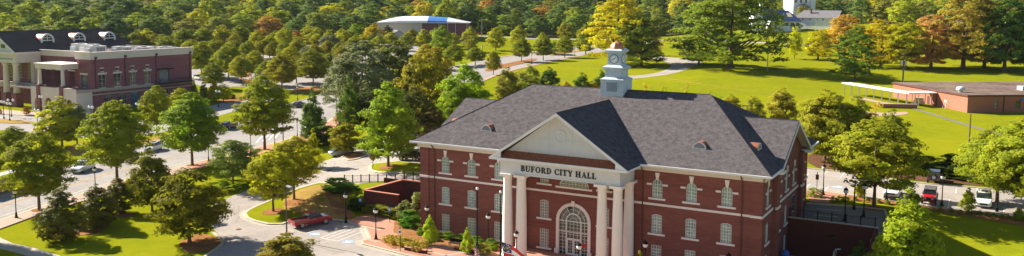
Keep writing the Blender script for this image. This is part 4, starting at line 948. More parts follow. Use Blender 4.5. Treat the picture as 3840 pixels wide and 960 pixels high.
# parking lots beyond the road
sheet('parking_lot', [(712, 322), (715, 240), (900, 190), (1250, 168), (1620, 168), (1640, 212), (1480, 262), (1300, 322), (1190, 345), (1060, 345), (900, 330), (800, 345)], 'asphalt', .03, smooth=1)
sheet('parking_lot', [(1310, 335), (1480, 300), (1640, 262), (1780, 233), (1900, 213), (2050, 189), (2250, 161), (2420, 147), (2440, 155), (2330, 176), (2250, 190), (2060, 228), (1930, 258), (1850, 283), (1740, 330), (1500, 420), (1380, 420)], 'asphalt', .032)
ribbon('sidewalk', [(1740, 333), (1850, 286), (1930, 261), (2060, 231), (2250, 193), (2340, 177)], 1.6, 'paver_pale', .12, .2)
ribbon('kerb', [(1780, 231), (1900, 211), (2050, 187), (2250, 159), (2330, 150)], 1.4, 'paver_pale', .12, .2)
sheet('median', [(1830, 272), (1900, 252), (1990, 232), (2020, 222), (1990, 220), (1900, 238), (1810, 262)], 'mulch', .13, .2, smooth=2)
sheet('median', [(2060, 212), (2120, 199), (2200, 188), (2195, 182), (2120, 190), (2060, 203)], 'lawn_dry', .13, .2, smooth=2)
for P in [[(1000, 232), (1100, 225), (1200, 221), (1205, 226), (1100, 232), (1005, 240)], [(740, 282), (860, 268), (960, 262), (962, 268), (860, 276), (742, 291)], [(900, 205), (1100, 193), (1300, 187), (1300, 191), (1100, 199), (905, 211)], [(1080, 350), (1150, 332), (1240, 330), (1250, 338), (1190, 352), (1120, 362)]]:
    sheet('median', P, 'lawn_dry', .13, .2, smooth=1)
sheet('mulch_bed', [(1098, 345), (1160, 336), (1200, 340), (1150, 352)], 'mulch', .16, smooth=1)
ribbon('road_strip', [(1560, 137), (1700, 139), (1830, 137), (1960, 143), (2110, 146), (2180, 144)], 6, 'asphalt', .035, smooth=1)
ribbon('road_strip', [(2330, 160), (2440, 150), (2500, 143), (2600, 143), (2760, 148), (2880, 153), (3010, 157), (3200, 165)], 5, 'asphalt_warm', .035, smooth=1)
ribbon('road_strip', [(3300, 178), (3450, 168), (3700, 160), (4000, 158)], 5, 'asphalt', .035, smooth=1)
# park drive and footpaths
sheet('path', [(2340, 282), (2368, 281), (2440, 274), (2490, 261), (2520, 243), (2505, 228), (2440, 215), (2380, 208), (2390, 203), (2440, 204), (2520, 211), (2610, 220), (2640, 228), (2600, 243), (2570, 258), (2520, 272), (2440, 284), (2368, 292), (2340, 295)], 'asphalt_warm', .04, smooth=2)
ribbon('path', [(2485, 285), (2560, 298), (2640, 311), (2760, 328), (2880, 341), (3010, 352), (3100, 358)], .55, 'lawn_dry', .04, smooth=1)
ribbon('path', [(3215, 356), (3300, 372), (3400, 386), (3440, 398), (3530, 425), (3600, 447), (3700, 474), (3840, 510)], 1.2, 'asphalt_dark', .045, smooth=1)
ribbon('path', [(3205, 353), (3300, 372), (3400, 386)], 2.6, 'paver_pale', .05)
sheet('mulch_bed', [(3200, 412), (3260, 408), (3330, 412), (3400, 405), (3410, 415), (3330, 424), (3230, 424)], 'paver_pale', .04, smooth=1)
# city hall drive
sheet('asphalt_drive', [(740, 1010), (790, 960), (850, 925), (800, 860), (770, 800), (828, 764), (900, 735), (1000, 692), (1110, 648), (1190, 620), (1260, 597), (1300, 560), (1370, 540), (1395, 500), (1600, 486), (1760, 500), ('L', -22.9, 40), ('L', -22.9, 10.2), ('L', -36.3, 10.2), ('L', -41, 9.6), (1345, 700), ('L', -43, 3), ('L', -37.5, -1.5), ('L', -30.6, -2.6), ('L', -27.4, -6.0), ('L', -26.9, -9.0), ('L', -19, -11), ('L', 0, -14.5), ('L', 20, -16), ('L', 20, -40), ('L', -40, -45)], 'asphalt_warm', .03)
isl = [(921, 813), (935, 800), (960, 787), (1040, 752), (1122, 716), (1200, 694), (1300, 690), (1345, 700), ('L', -37, 3.2), ('L', -35.2, 1.8), ('L', -34.7, -.8), ('L', -37.8, -1.5), ('L', -41.5, -2.8), (1060, 850), (1010, 850), (960, 839), (932, 828)]
sheet('grass_island', isl, 'grass', .15, .3)
ribbon('kerb', isl[:7], .5, 'kerb', .17, .3); ribbon('kerb', isl[10:]+isl[:1], .5, 'kerb', .17, .3)
ribbon('gutter', [(1110, 826), (1060, 856), (1010, 857), (955, 845), (915, 826), (908, 812), (925, 798)], .7, 'concrete', .045, smooth=1)
sheet('dry_lawn', [(1062, 795), (1070, 752), (1124, 722), (1200, 700), (1300, 697), (1342, 704), ('L', -38, 3.0), ('L', -36.0, 1.6), ('L', -35.6, -.7), ('L', -38.6, -1.2), (1200, 822), (1130, 812)], 'lawn_dry', .17, smooth=1)
sheet('mulch_bed', [(1200, 705), (1330, 700), ('L', -37.6, 3.0), ('L', -35.4, 1.6), ('L', -35.2, -.3), ('L', -37, -.2), (1250, 790), (1230, 750)], 'mulch', .18, smooth=1)
for c_ in ((1030, 806), (1108, 770)):
    x, y = G(*c_); sheet('mulch_bed', None, 'mulch', .185, xy=[(x+1.7*math.cos(2*PI*q/16), y+1.7*math.sin(2*PI*q/16)) for q in range(16)])
sheet('grass_island', [(1389, 632), (1400, 622), (1440, 618), (1500, 612), ('L', -22.9, 19.5), ('L', -22.9, 12.6), (1480, 652), (1420, 653), (1395, 645)], 'grass', .15, .3, smooth=1)
ribbon('kerb', [(1600, 655), (1480, 653), (1420, 654), (1394, 646), (1388, 632), (1400, 621), (1440, 617), (1500, 611)], .5, 'kerb', .17, .3, smooth=1)
x, y = G(1459, 632); sheet('mulch_bed', None, 'mulch', .18, xy=[(x+1.6*math.cos(2*PI*q/16), y+1.6*math.sin(2*PI*q/16)) for q in range(16)])
sheet('mulch_bed', [(1288, 592), (1300, 580), (1335, 577), (1372, 583), (1370, 592), (1340, 603), (1300, 606)], 'mulch', .16, .3, smooth=1)
ribbon('kerb', [(1372, 590), (1340, 604), (1300, 608), (1286, 594)], .5, 'kerb', .17, .3, smooth=1)
sheet('mulch_bed', [(3032, 560), (3170, 575), (3300, 590), (3420, 610), (3480, 640), (3600, 650), (3760, 668), (3840, 690), (3700, 684), (3500, 670), (3400, 660), (3300, 648), (3170, 628), (3032, 615)], 'mulch_dark', .06, smooth=1)  # mulch under the grove, with the grove's shade put into its darker colour
for q in range(26):
    a = R.choice([((300, 700), 260, -62), ((800, 560), 200, -30), ((880, 840), 60, 60), ((1150, 930), 160, 30), ((1250, 640), 160, -20), ((3350, 700), 350, 30), ((3600, 735), 200, 20), ((60, 780), 120, -35)])
    x, y = G(a[0][0]+R.uniform(-1, 1)*a[1], a[0][1]+R.uniform(-.6, .6)*22+ (a[2] if False else 0)); an = R.uniform(0, PI); L_ = [(x, y)]
    for k in range(5): an += R.uniform(-.5, .5); L_.append((L_[-1][0]+1.3*math.cos(an), L_[-1][1]+1.3*math.sin(an)))
    ribbon('road_crack', None, .07, 'asphalt_dark', .041, xy=L_, dens=1.0)
for c_ in ((560, 640), (900, 870), (1130, 940), (1240, 645), (3330, 705), (820, 530)):
    x, y = G(*c_); sheet('manhole_cover', None, 'mulch_dark', .042, xy=[(x+.42*math.cos(2*PI*q/14), y+.42*math.sin(2*PI*q/14)) for q in range(14)])
# truck stalls
for a, b in [((1154, 884), (1240, 852)), ((1208, 899), (1307, 863)), ((1269, 912), (1362, 876)), ((1208, 899), (1269, 912)), ((1226, 903), (1323, 867)), ((1246, 908), (1341, 871))]:
    ribbon('road_marking', [a, b], .13, 'paint_white', .047)
def wheelchair(px, py, s=1.0):
    x, y = G(px, py); m_ = MB(); c_, s_ = math.cos(.3), math.sin(.3)
    mp_ = lambda u, v, n: (x+(u*c_-v*s_)*s, y+(u*s_+v*c_)*s, zat(x+(u*c_-v*s_)*s, y+(u*s_+v*c_)*s)+n)
    m_.use('paint_blue').box(-.7, .7, -.7, .7, .046, .05, mp_).use('paint_white')
    for q in range(14):
        a0, a1 = -2.6+4.4*q/14, -2.6+4.4*(q+1)/14
        m_.prism([(.36*math.cos(a0)-.05, .36*math.sin(a0)-.15), (.36*math.cos(a1)-.05, .36*math.sin(a1)-.15), (.28*math.cos(a1)-.05, .28*math.sin(a1)-.15), (.28*math.cos(a0)-.05, .28*math.sin(a0)-.15)], .051, .054, mp_)
    m_.box(-.12, -.02, -.1, .38, .052, .056, mp_).box(-.12, .25, -.1, -.01, .053, .057, mp_).box(.18, .27, -.42, -.01, .054, .058, mp_).box(-.13, .0, .44, .58, .052, .056, mp_)
    o = m_.build('road_marking'); return tag(o, kind='structure')
wheelchair(1310, 914); wheelchair(1184, 886)
# brick plaza and walks in front of the hall
sheet('brick_plaza', [('L', -36, .3), ('L', -34.5, 2.6), ('L', -30.5, 2.9), ('L', -26.5, 1.6), ('L', -22.9, .2), ('L', 22, -.05), ('L', 30, -.1), ('L', 30, -12), ('L', 18, -12), ('L', 0, -11.5), ('L', -18.8, -9.7), ('L', -25.6, -8.7), ('L', -26.4, -7.8), ('L', -26.1, -6.4), ('L', -30.3, -2.3), ('L', -35, -1.0)], 'paver', .14, .3)
ribbon('kerb', [('L', -35, -1.1), ('L', -30.4, -2.45), ('L', -26.2, -6.55), ('L', -26.5, -7.9), ('L', -25.6, -8.85), ('L', -18.8, -9.9), ('L', 0, -11.7), ('L', 20, -12.2)], .35, 'kerb', .165, .3)
ribbon('gutter', [('L', -35, -1.5), ('L', -30.6, -2.85), ('L', -26.8, -6.6), ('L', -27.1, -8.1), ('L', -25.8, -9.4), ('L', -18.8, -10.45), ('L', 0, -12.2), ('L', 20, -12.7)], .85, 'concrete', .045)
for P in [[('L', -31.5, -2.0), ('L', -27.6, -2.4)], [('L', -26.3, -7.0), ('L', -24.4, -7.3)], [('L', -20.6, -9.2), ('L', -16.7, -4.4)], [('L', -18.6, -7.0), ('L', -6, -9.2)], [('L', -16.7, -4.4), ('L', -12, -5.2), ('L', -8, -5.9)], [('L', -13.5, -8.0), ('L', -12.2, -5.2)], [('L', -10.6, -8.4), ('L', -9.5, -5.7)]]:
    ribbon('paving_band', P, .35, 'concrete', .148)
sheet('mulch_bed', [('L', -24.3, -6.9), ('L', -22.6, -4.9), ('L', -18, -4.6), ('L', -16.9, -4.9), ('L', -20.6, -8.9)], 'mulch', .155)
sheet('mulch_bed', [('L', -29.2, 2.6), ('L', -25.5, -2.6), ('L', -19, -4.3), ('L', -9, -4.2), ('L', -8.8, -.15), ('L', -22.6, -.3), ('L', -23.2, 1.6)], 'mulch', .158)
sheet('mulch_bed', [('L', -35.8, 4.6), ('L', -35.2, 2.7), ('L', -30.8, 3.0), ('L', -29.5, 4.6)], 'mulch', .158)
for a in (-20.8,): ribbon('kerb', [('L', -18.6, -5.0), ('L', -8.7, -6.3)], .25, 'concrete', .16)
sheet('bounce_plaza', [('L', -23, -12.8), ('L', 0, -15.2), ('L', 30, -16.2), ('L', 60, -14), ('L', 60, -44), ('L', -30, -44)], 'concrete_light', .05)  # pale paving out of view, added to bounce sunlight onto the facade
# east parking
e_up = [(2985, 616), (3026, 622), (3170, 635), (3300, 655), (3400, 668), (3500, 678), (3700, 692), (3840, 700), (4050, 712)]
e_lo = [(4050, 824), (3840, 801), (3700, 786), (3500, 764), (3300, 738), (3188, 722), (3100, 712), (3025, 703), (2985, 698)]
sheet('parking_lot', e_up+e_lo, 'asphalt_warm', .03)
ribbon('kerb', e_lo, .35, 'kerb', .15, .25); ribbon('kerb', e_up[1:], .35, 'kerb', .13, .25)
sheet('mulch_bed', e_lo+[(3025, 728), (3100, 730), (3250, 748), (3400, 758), (3520, 782), (3700, 808), (3840, 832), (4050, 860)], 'mulch', .07)
sheet('brick_walk', [(3025, 704), (3092, 712), (3190, 723), (3150, 742), (3110, 752), (3040, 748)], 'paver', .09)
sheet('service_court', [('L', 22.9, 24.3), ('L', 32.3, 24.3), ('L', 32.9, 22), ('L', 33, 14.3), ('L', 22.9, 14.3)], 'asphalt_dark', .03)
ribbon('kerb', [('L', 22.9, 24.5), ('L', 32.6, 24.5), ('L', 33.2, 21.8), ('L', 33.3, 15)], .3, 'kerb', .14, .2)
for d in (22.6, 20.3, 18.1, 16.0): ribbon('road_marking', [('L', 24.6, d), ('L', 27.6, d)], .11, 'paint_white', .046)
sheet('sunken_court', [('L', 22.8, 13.8), ('L', 32.5, 13.8), ('L', 32.5, -8), ('L', 22.8, -8)], 'concrete', .03)
for a, b in [((3036, 641), (3026, 652)), ((3107, 632), (3093, 646)), ((3169, 639), (3155, 656)), ((3042, 680), (3029, 692)), ((3111, 688), (3092, 711)), ((3178, 703), (3168, 716)), ((3489, 726), (3478, 757)), ((3565, 735), (3558, 768)), ((3668, 690), (3668, 706)), ((3590, 694), (3588, 712)), ((3770, 760), (3766, 790))]:
    ribbon('road_marking', [a, b], .14, 'paint_white', .047)
for q in range(6): ribbon('road_marking', [(3030, 684+q*2.6), (3060+q*10, 687+q*2.6)], .08, 'paint_white', .047)
wheelchair(3145, 692, 1.1)
for c_ in (152, 443, 724, 995):
    x, y = G(c_, {152: 807, 443: 699, 724: 633, 995: 572}[c_]); sheet('mulch_bed', None, 'mulch', .165, xy=[(x+1.1*math.cos(2*PI*q/14), y+1.1*math.sin(2*PI*q/14)) for q in range(14)])
sheet('mulch_bed', [(675, 925), (700, 905), (760, 885), (830, 905), (842, 925), (800, 950), (720, 965), (690, 950)], 'mulch', .06, smooth=1)
ribbon('kerb', [(800, 880), (842, 912), (838, 930), (790, 962), (750, 990)], .4, 'kerb', .12, .2, smooth=1)
for c_, r_ in (((300, 880), 3.4), ((470, 820), 1.6)):
    x, y = G(*c_); sheet('mulch_bed', None, 'mulch', .05, xy=[(x+r_*math.cos(2*PI*q/16), y+r_*.8*math.sin(2*PI*q/16)) for q in range(16)])
ribbon('sidewalk', [(-80, 880), (0, 935), (90, 952), (200, 985)], 2.2, 'concrete', .06, .1, smooth=1)
x, y = G(3280, 770); sheet('mulch_bed', None, 'mulch', .05, xy=[(x+1.3*math.cos(2*PI*q/16), y+1.3*math.sin(2*PI*q/16)) for q in range(16)])
# ------------------------------------------------------------------ vegetation
def crown_mesh(name, prof, nclump, nleaf, leaf, seed, cr=.20, rough=.16, streak=0, mat_='leaves', zb=.2, hollow=.5, droop=0, flat=0):
    rng = np.random.default_rng(seed)
    zp, rp = np.array([p[0] for p in prof]), np.array([p[1] for p in prof])
    C, SZ = [], []
    lob = rng.normal(size=(6, 3))
    def rad(th, z):
        r = np.interp(z, zp, rp)
        w = 1+rough*(np.sin(th*2+lob[0, 0]*6+z*5)+.7*np.sin(th*3+lob[1, 0]*6-z*9)+.6*np.sin(th*5+lob[2, 0]*6+z*17))*.6
        return r*w
    zz = rng.uniform(0, 1, nclump*3)
    keep = rng.uniform(0, 1, nclump*3) < (.25+np.interp(zz, zp, rp)/rp.max())
    zz = zz[keep][:nclump]; n_ = len(zz)
    th = rng.uniform(0, 2*PI, n_); fr = np.sqrt(rng.uniform(hollow**2, 1, n_))
    rr = rad(th, zz)*fr
    sz = cr*(.6+.7*rng.uniform(0, 1, n_))*np.clip(np.interp(zz, zp, rp)/rp.max()+.25, .35, 1)
    cx = np.maximum(rr-sz*.55, 0)*np.cos(th)*.5; cy = np.maximum(rr-sz*.55, 0)*np.sin(th)*.5
    cz = zb+(1-zb)*np.clip(zz, .03, .97)-droop*fr
    per = np.maximum((nleaf*sz**2/np.sum(sz**2)), 8).astype(int); N_ = per.sum()
    ci = np.repeat(np.arange(n_), per)
    d = rng.normal(size=(N_, 3)); d /= np.linalg.norm(d, axis=1)[:, None]
    d[:, 2] = np.where(d[:, 2] < -.35, -d[:, 2]*.6, d[:, 2])
    rad_ = sz[ci]*.5*(rng.uniform(.55, 1.12, N_))
    hz = .62*(1-flat)+.2*flat
    P_ = np.stack([cx[ci]+d[:, 0]*rad_, cy[ci]+d[:, 1]*rad_, cz[ci]+d[:, 2]*rad_*hz+streak*rng.uniform(0, 1, N_)*rad_], 1)
    # leaf cards
    out = P_-np.array([0, 0, zb+(1-zb)*.4]); out /= np.linalg.norm(out, axis=1)[:, None]+1e-6
    nrm = d*.5+out*1.15+rng.normal(size=(N_, 3))*.33; nrm /= np.linalg.norm(nrm, axis=1)[:, None]
    up = rng.normal(size=(N_, 3)); a = np.cross(nrm, up); a /= np.linalg.norm(a, axis=1)[:, None]+1e-9; b = np.cross(nrm, a)
    s_ = leaf*.5*rng.uniform(.6, 1.5, N_)[:, None]; hs = np.array([1, 1, .72])
    V = np.stack([P_-a*s_*1.2*hs, P_-b*s_*.7*hs, P_+a*s_*1.2*hs, P_+b*s_*.7*hs], 1).reshape(-1, 3)
    me = bpy.data.meshes.new(name); me.vertices.add(N_*4); me.vertices.foreach_set('co', V.ravel())
    me.loops.add(N_*4); me.loops.foreach_set('vertex_index', np.arange(N_*4))
    me.polygons.add(N_); me.polygons.foreach_set('loop_start', np.arange(0, N_*4, 4)); me.polygons.foreach_set('loop_total', np.full(N_, 4))
    cb = rng.uniform(.15, .85, n_); tint = np.clip(cb[ci]*.55+rng.uniform(0, .45, N_), 0, 1); hue = np.clip(rng.uniform(0, 1, n_)[ci]*.6+rng.uniform(0, .4, N_), 0, 1)
    for nm, arr in (('tint', tint), ('hue', hue)):
        at = me.attributes.new(nm, 'FLOAT', 'FACE'); at.data.foreach_set('value', arr)
    me.materials.append(MT[mat_]); me.update(calc_edges=True); me.validate()
    return me
def trunk_mesh(name, seed, zb=.25, fork=.35, r=.02, limbs=6, m='bark', spread=.32, multi=1):
    rg = random.Random(seed); b = MB()
    for k in range(multi):
        ox, oy = (0, 0) if multi == 1 else (.03*math.cos(k*2.4), .03*math.sin(k*2.4)); lx, ly = (0, 0) if multi == 1 else (.16*math.cos(k*2.4), .16*math.sin(k*2.4))
        b.tube([(ox, oy, -.02), (ox, oy, .03), (ox+lx*.3, oy+ly*.3, fork*.6), (ox+lx, oy+ly, fork*1.1), (ox+lx*1.3+.01, oy+ly*1.3, .62), (ox+lx*1.5, oy+ly*1.5+.01, .85)], [r*1.7, r*1.1, r*.9, r*.7, r*.45, r*.12], 7)
    for k in range(limbs):
        a = 2*PI*k/limbs+rg.uniform(-.4, .4); z0 = fork*rg.uniform(.75, 1.5); ln = spread*rg.uniform(.7, 1.1)
        b.tube([(0, 0, z0), (ln*.45*math.cos(a), ln*.45*math.sin(a), z0+.10), (ln*math.cos(a), ln*math.sin(a), z0+.26)], [r*.5, r*.34, r*.1], 5)
    me = b.build('trunk', m).data; o = bpy.data.objects[-1] if False else None
    for ob in [q for q in col.objects if q.data == me]: bpy.data.objects.remove(ob)
    return me
KINDS = {}
def kind(key, crowns, trunks): KINDS[key] = (crowns, trunks)
oval = [(0, .45), (.12, .86), (.3, 1.0), (.5, .93), (.7, .72), (.86, .45), (1, .14)]
rnd = [(0, .45), (.15, .85), (.4, 1.0), (.65, .9), (.85, .6), (1, .2)]
spread_ = [(0, .75), (.15, .98), (.4, 1.0), (.65, .88), (.85, .6), (1, .25)]
cone = [(0, .75), (.1, 1.0), (.3, .88), (.55, .62), (.8, .33), (1, .05)]
slim = [(0, .5), (.15, 1.0), (.45, .85), (.75, .5), (1, .06)]
bush = [(0, .85), (.3, 1.0), (.6, .92), (.85, .6), (1, .25)]
kind('street', [crown_mesh('crown', oval, 330, 26000, .026, s, .155, .09, zb=.20, hollow=.35) for s in (1, 2, 3)], [trunk_mesh('trunk', s, fork=.26) for s in (1, 2)])
kind('vase', [crown_mesh('crown', rnd, 190, 15000, .030, s, .18, .18, zb=.22, flat=.2) for s in (4, 5)], [trunk_mesh('trunk', 3, fork=.20, limbs=7, m='bark')])
kind('oak', [crown_mesh('crown', spread_, 260, 18000, .026, s, .14, .28, zb=.08, hollow=.35) for s in (6, 7, 8)], [trunk_mesh('trunk', 4, fork=.2, r=.026, limbs=9, spread=.42)])
kind('maple', [crown_mesh('crown', oval, 190, 15000, .034, s, .19, .16, zb=.10, hollow=.35) for s in (9, 10)], [trunk_mesh('trunk', 5, fork=.28, limbs=8)])
kind('magnolia', [crown_mesh('crown', [(0, .6), (.15, .95), (.4, 1.0), (.65, .75), (.85, .45), (1, .15)], 190, 15000, .034, s, .17, .10, zb=.03, hollow=.3, mat_='leaves_glossy') for s in (11, 12)], [trunk_mesh('trunk', 6, fork=.15)])
kind('conifer', [crown_mesh('crown', cone, 170, 12000, .033, s, .20, .08, streak=.4, zb=.02) for s in (13, 14)], [trunk_mesh('trunk', 7, fork=.12, limbs=2)])
kind('slim', [crown_mesh('crown', slim, 120, 7000, .055, s, .26, .14, streak=.3, zb=.05) for s in (15, 16)], [trunk_mesh('trunk', 8, fork=.12, limbs=3, r=.03)])
kind('small', [crown_mesh('crown', oval, 110, 6500, .045, s, .23, .08, zb=.10, hollow=.35) for s in (17, 18, 19)], [trunk_mesh('trunk', 9, fork=.3, limbs=4)])
kind('forest', [crown_mesh('crown', q_, 170, 10000, .038, s, .19, .18, zb=.03, hollow=.5) for s, q_ in ((20, rnd), (21, oval), (22, spread_), (23, rnd))], [trunk_mesh('trunk', 10, fork=.3, limbs=4)])
kind('bush', [crown_mesh('foliage', bush, 40, 2200, .085, s, .30, .14, zb=.0) for s in (24, 25)], None)
kind('hedge', [crown_mesh('foliage', [(0, 1), (.8, 1.0), (1, .85)], 150, 6000, .045, 26, .16, .03, zb=0, hollow=.2)], None)
kind('tuft', [crown_mesh('foliage', [(0, .4), (.5, .9), (.8, 1), (1, .6)], 22, 260, .16, 27, .35, .1, streak=.6, zb=0)], None)
kind('yew', [crown_mesh('foliage', [(0, .8), (.3, 1.0), (.7, .8), (1, .35)], 60, 3500, .07, 28, .26, .22, zb=0, flat=.4)], None)
kind('sparse', [crown_mesh('crown', rnd, 34, 1100, .045, s, .20, .35, zb=.22) for s in (29, 30)], [trunk_mesh('trunk', 11, fork=.25, limbs=10, m='bark_pale', multi=2)])
G_, YG, OL, DK, YE, OR, RD, SV, LM = (.27, .29, .014), (.38, .365, .012), (.29, .26, .014), (.09, .095, .014), (.46, .35, .006), (.40, .20, .035), (.46, .17, .09), (.21, .23, .085), (.25, .33, .018)
GAIN = 2.35
tn = 0
def plant(k, x, y, z, W, H, c, name, label, cat='tree', group=None, rz=None):
    global tn
    tn += 1; cr, tr = KINDS[k]
    rz = rz if rz is not None else R.uniform(0, 2*PI)
    jb = R.uniform(.92, 1.08); j = [jb*R.uniform(.975, 1.025), jb, jb]
    gn = 1 if c in (G_, YG, OL, DK, YE, OR, RD, SV, LM) else GAIN
    gn *= 1 if gn > 1 else 1.15
    cc = (min(c[0]*j[0]*gn, .6), min(c[1]*j[1]*gn, .6), c[2]*j[2]*1.3, 1)
    if tr:
        r = bpy.data.objects.new(name, None); col.objects.link(r); r.empty_display_size = .1
        a = bpy.data.objects.new('trunk', tr[tn % len(tr)]); col.objects.link(a); a.parent = r
        b = bpy.data.objects.new('crown', cr[tn % len(cr)]); col.objects.link(b); b.parent = r; b.color = cc
    else:
        r = bpy.data.objects.new(name, cr[tn % len(cr)]); col.objects.link(r); r.color = cc
    r.location = (x, y, z); r.rotation_euler = (0, 0, rz); r.scale = (W, W, H)
    return tag(r, label, cat, group)
def tree(k, bx, by, top, wpx, c, label, name='tree', cat='tree', group=None, sink=.0, wm=1.03):
    x, y = G(bx, by); z = zat(x, y)-sink
    H = max(at_dist(bx, top, x, y)-z, .8); W = wpx*math.hypot(x, y)/F0*wm
    return plant(k, x, y, z, W, H, c, name, label, cat, group)
st = 'street trees along the main road'
tree('street', 152, 807, 508, 245, G_, 'round street tree at the left edge beside the school bus', 'street_tree', group=st)
tree('street', 443, 699, 384, 250, G_, 'tall oval street tree just right of the white suv', 'street_tree', group=st)
tree('street', 724, 633, 355, 245, (.12, .16, .018), 'bright oval street tree with trunk rising above the yellow edged oak', 'street_tree', group=st)
tree('street', 995, 572, 288, 240, G_, 'dark oval street tree with bare trunk on the brick sidewalk', 'street_tree', group=st)
tree('maple', 235, 565, 376, 165, YG, 'yellow green tree left of a pale twin in front of the brick hall', 'street_tree')
tree('street', 292, 560, 402, 118, SV, 'pale gray green tree touching the yellow green one before the brick hall', 'street_tree')
tree('street', 590, 518, 330, 122, G_, 'tree standing before the blue shop door of the brick hall', 'street_tree')
tree('street', 682, 470, 338, 110, YG, 'small light tree peeking out behind the bright oval street tree', 'street_tree')
tree('street', 55, 600, 488, 120, G_, 'small tree above the crown of the left edge street tree', 'street_tree')
tree('street', -5, 690, 540, 90, G_, 'tree cut by the left edge above the school bus', 'street_tree')
tree('magnolia', 238, 918, 722, 178, (.062, .056, .012), 'front magnolia, largest of the three dark glossy magnolias', 'magnolia_tree', group='magnolias on the front lawn')
tree('magnolia', 372, 868, 703, 150, (.062, .056, .012), 'middle magnolia of the three dark glossy ones', 'magnolia_tree', group='magnolias on the front lawn')
tree('magnolia', 448, 812, 678, 112, (.06, .055, .012), 'smallest magnolia, rightmost of the three dark glossy ones', 'magnolia_tree', group='magnolias on the front lawn')
tree('maple', 575, 805, 575, 190, (.105, .10, .012), 'dense oak with yellow edges between the magnolias and the big lawn oak', 'oak_tree')
tree('maple', 716, 918, 636, 285, (.095, .088, .010), 'largest oak of the left lawn with stout trunk in a mulch bed', 'oak_tree')
tree('vase', 878, 705, 532, 195, (.12, .145, .05), 'gray green spreading tree beside the far hedge of the lawn', 'lawn_tree')
tree('vase', 1029, 804, 575, 215, YG, 'round light tree in a mulch ring on the grass island', 'island_tree')
tree('vase', 1107, 758, 520, 225, YG, 'spreading yellow green tree on the upper part of the grass island', 'island_tree')
tree('slim', 1178, 640, 488, 60, YG, 'spiky yellow green treetop rising behind the island trees', 'lawn_tree')
tree('conifer', 1177, 532, 332, 118, (.055, .085, .022), 'dark cone shaped evergreen nearest the main road', 'evergreen_tree')
tree('conifer', 1312, 482, 285, 112, (.07, .10, .022), 'tall pointed evergreen left of the big lime maple', 'evergreen_tree')
tree('conifer', 1543, 470, 228, 100, (.05, .075, .02), 'shaded pointed evergreen behind the big lime maple', 'evergreen_tree')
tree('bush', 1215, 548, 462, 110, (.05, .07, .02), 'dark round shrub at the foot of the roadside evergreen', 'shrub', 'shrub')
tree('maple', 1297, 584, 462, 135, OL, 'small olive tree on the mulch island of the upper drive', 'island_tree')
tree('maple', 1459, 632, 306, 238, LM, 'big lime green maple by the stop sign', 'maple_tree')
tree('forest', 1290, 400, 232, 165, SV, 'silvery green lower tree at the left of the huge silvery one', 'large_tree')
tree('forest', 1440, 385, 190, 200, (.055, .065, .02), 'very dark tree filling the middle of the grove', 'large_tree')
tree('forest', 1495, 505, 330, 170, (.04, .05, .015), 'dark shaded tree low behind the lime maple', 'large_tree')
tree('forest', 1625, 525, 395, 130, (.065, .05, .02), 'brownish undergrowth tree left of the hall roof edge', 'large_tree')
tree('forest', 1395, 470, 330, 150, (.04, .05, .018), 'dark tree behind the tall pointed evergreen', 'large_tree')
x, y = G(-150, 935); plant('street', x, y, zat(x, y), 9, 12, G_, 'street_tree', 'tree at the far bottom left whose shadow crosses the footpath', 'tree')
tree('forest', 1362, 430, 155, 275, SV, 'huge silvery green round tree behind the pointed evergreen', 'large_tree')
tree('forest', 1500, 410, 140, 230, (.075, .08, .025), 'huge dull olive tree right of the silvery one', 'large_tree')
tree('forest', 1590, 470, 195, 210, OL, 'dark olive tree between the evergreen and the hall roof', 'large_tree')
tree('forest', 1640, 400, 178, 150, (.17, .14, .02), 'yellowish tree in the dark grove left of the hall roof', 'large_tree')
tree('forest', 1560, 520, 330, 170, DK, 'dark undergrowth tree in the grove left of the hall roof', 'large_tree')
tree('maple', 1742, 490, 232, 235, (.13, .18, .012), 'tall lime green tree behind the left end of the hall roof', 'maple_tree')
tree('maple', 1720, 500, 300, 120, LM, 'short lime green tree beside the conical one', 'maple_tree')
# rows of parking lot trees
row = [(756, 300, 165, 98, G_), (857, 310, 172, 104, G_), (957, 300, 195, 80, YG), (1058, 348, 205, 118, OL), (1175, 330, 190, 122, (.13, .13, .018)), (520, 190, 132, 58, YG), (612, 192, 138, 60, G_),
 (685, 190, 118, 72, G_), (762, 188, 110, 70, G_), (832, 180, 102, 66, YG), (902, 175, 100, 68, G_), (965, 210, 120, 70, YG), (1010, 225, 142, 72, YG), (1068, 215, 110, 76, YG), (1112, 245, 160, 68, OL),
 (1150, 170, 104, 52, YG), (1238, 225, 130, 86, SV), (1282, 180, 112, 66, YG), (1335, 162, 92, 66, LM), (1400, 175, 92, 88, YE), (1452, 165, 98, 50, DK), (1590, 195, 110, 66, YG), (1655, 205, 95, 88, LM),
 (1600, 262, 165, 92, (.20, .16, .02)), (1702, 250, 168, 84, G_), (1760, 195, 100, 66, (.18, .17, .02)), (1782, 245, 176, 76, G_), (1858, 190, 100, 74, YG), (1942, 182, 92, 70, YG), (1850, 282, 190, 60, OL),
 (1955, 232, 140, 78, G_), (2036, 200, 118, 66, G_), (2036, 225, 140, 76, G_), (2117, 215, 130, 68, G_), (2195, 200, 108, 78, G_), (2117, 150, 82, 62, OL), (2195, 160, 90, 66, OL), (930, 245, 160, 60, G_),
 (1190, 160, 108, 50, YG), (560, 175, 128, 50, YG), (730, 175, 125, 50, YG), (655, 178, 130, 45, G_), (1110, 180, 118, 52, OR), (1330, 200, 135, 60, YG), (1700, 175, 125, 60, YG), (1040, 180, 122, 52, G_), (880, 240, 158, 62, G_), (800, 240, 165, 60, YG), (1290, 250, 170, 70, OL), (1150, 255, 180, 62, SV), (2078, 205, 150, 52, LM)]
for q in range(30):
    bx = 515+q*40+R.uniform(-14, 14); by = 178+R.uniform(-8, 14)+(12 if q % 2 else 0); row.append((bx, by, by-R.uniform(50, 68), R.uniform(50, 66), R.choice([YG, G_, YG, OL, (.15, .16, .02)])))
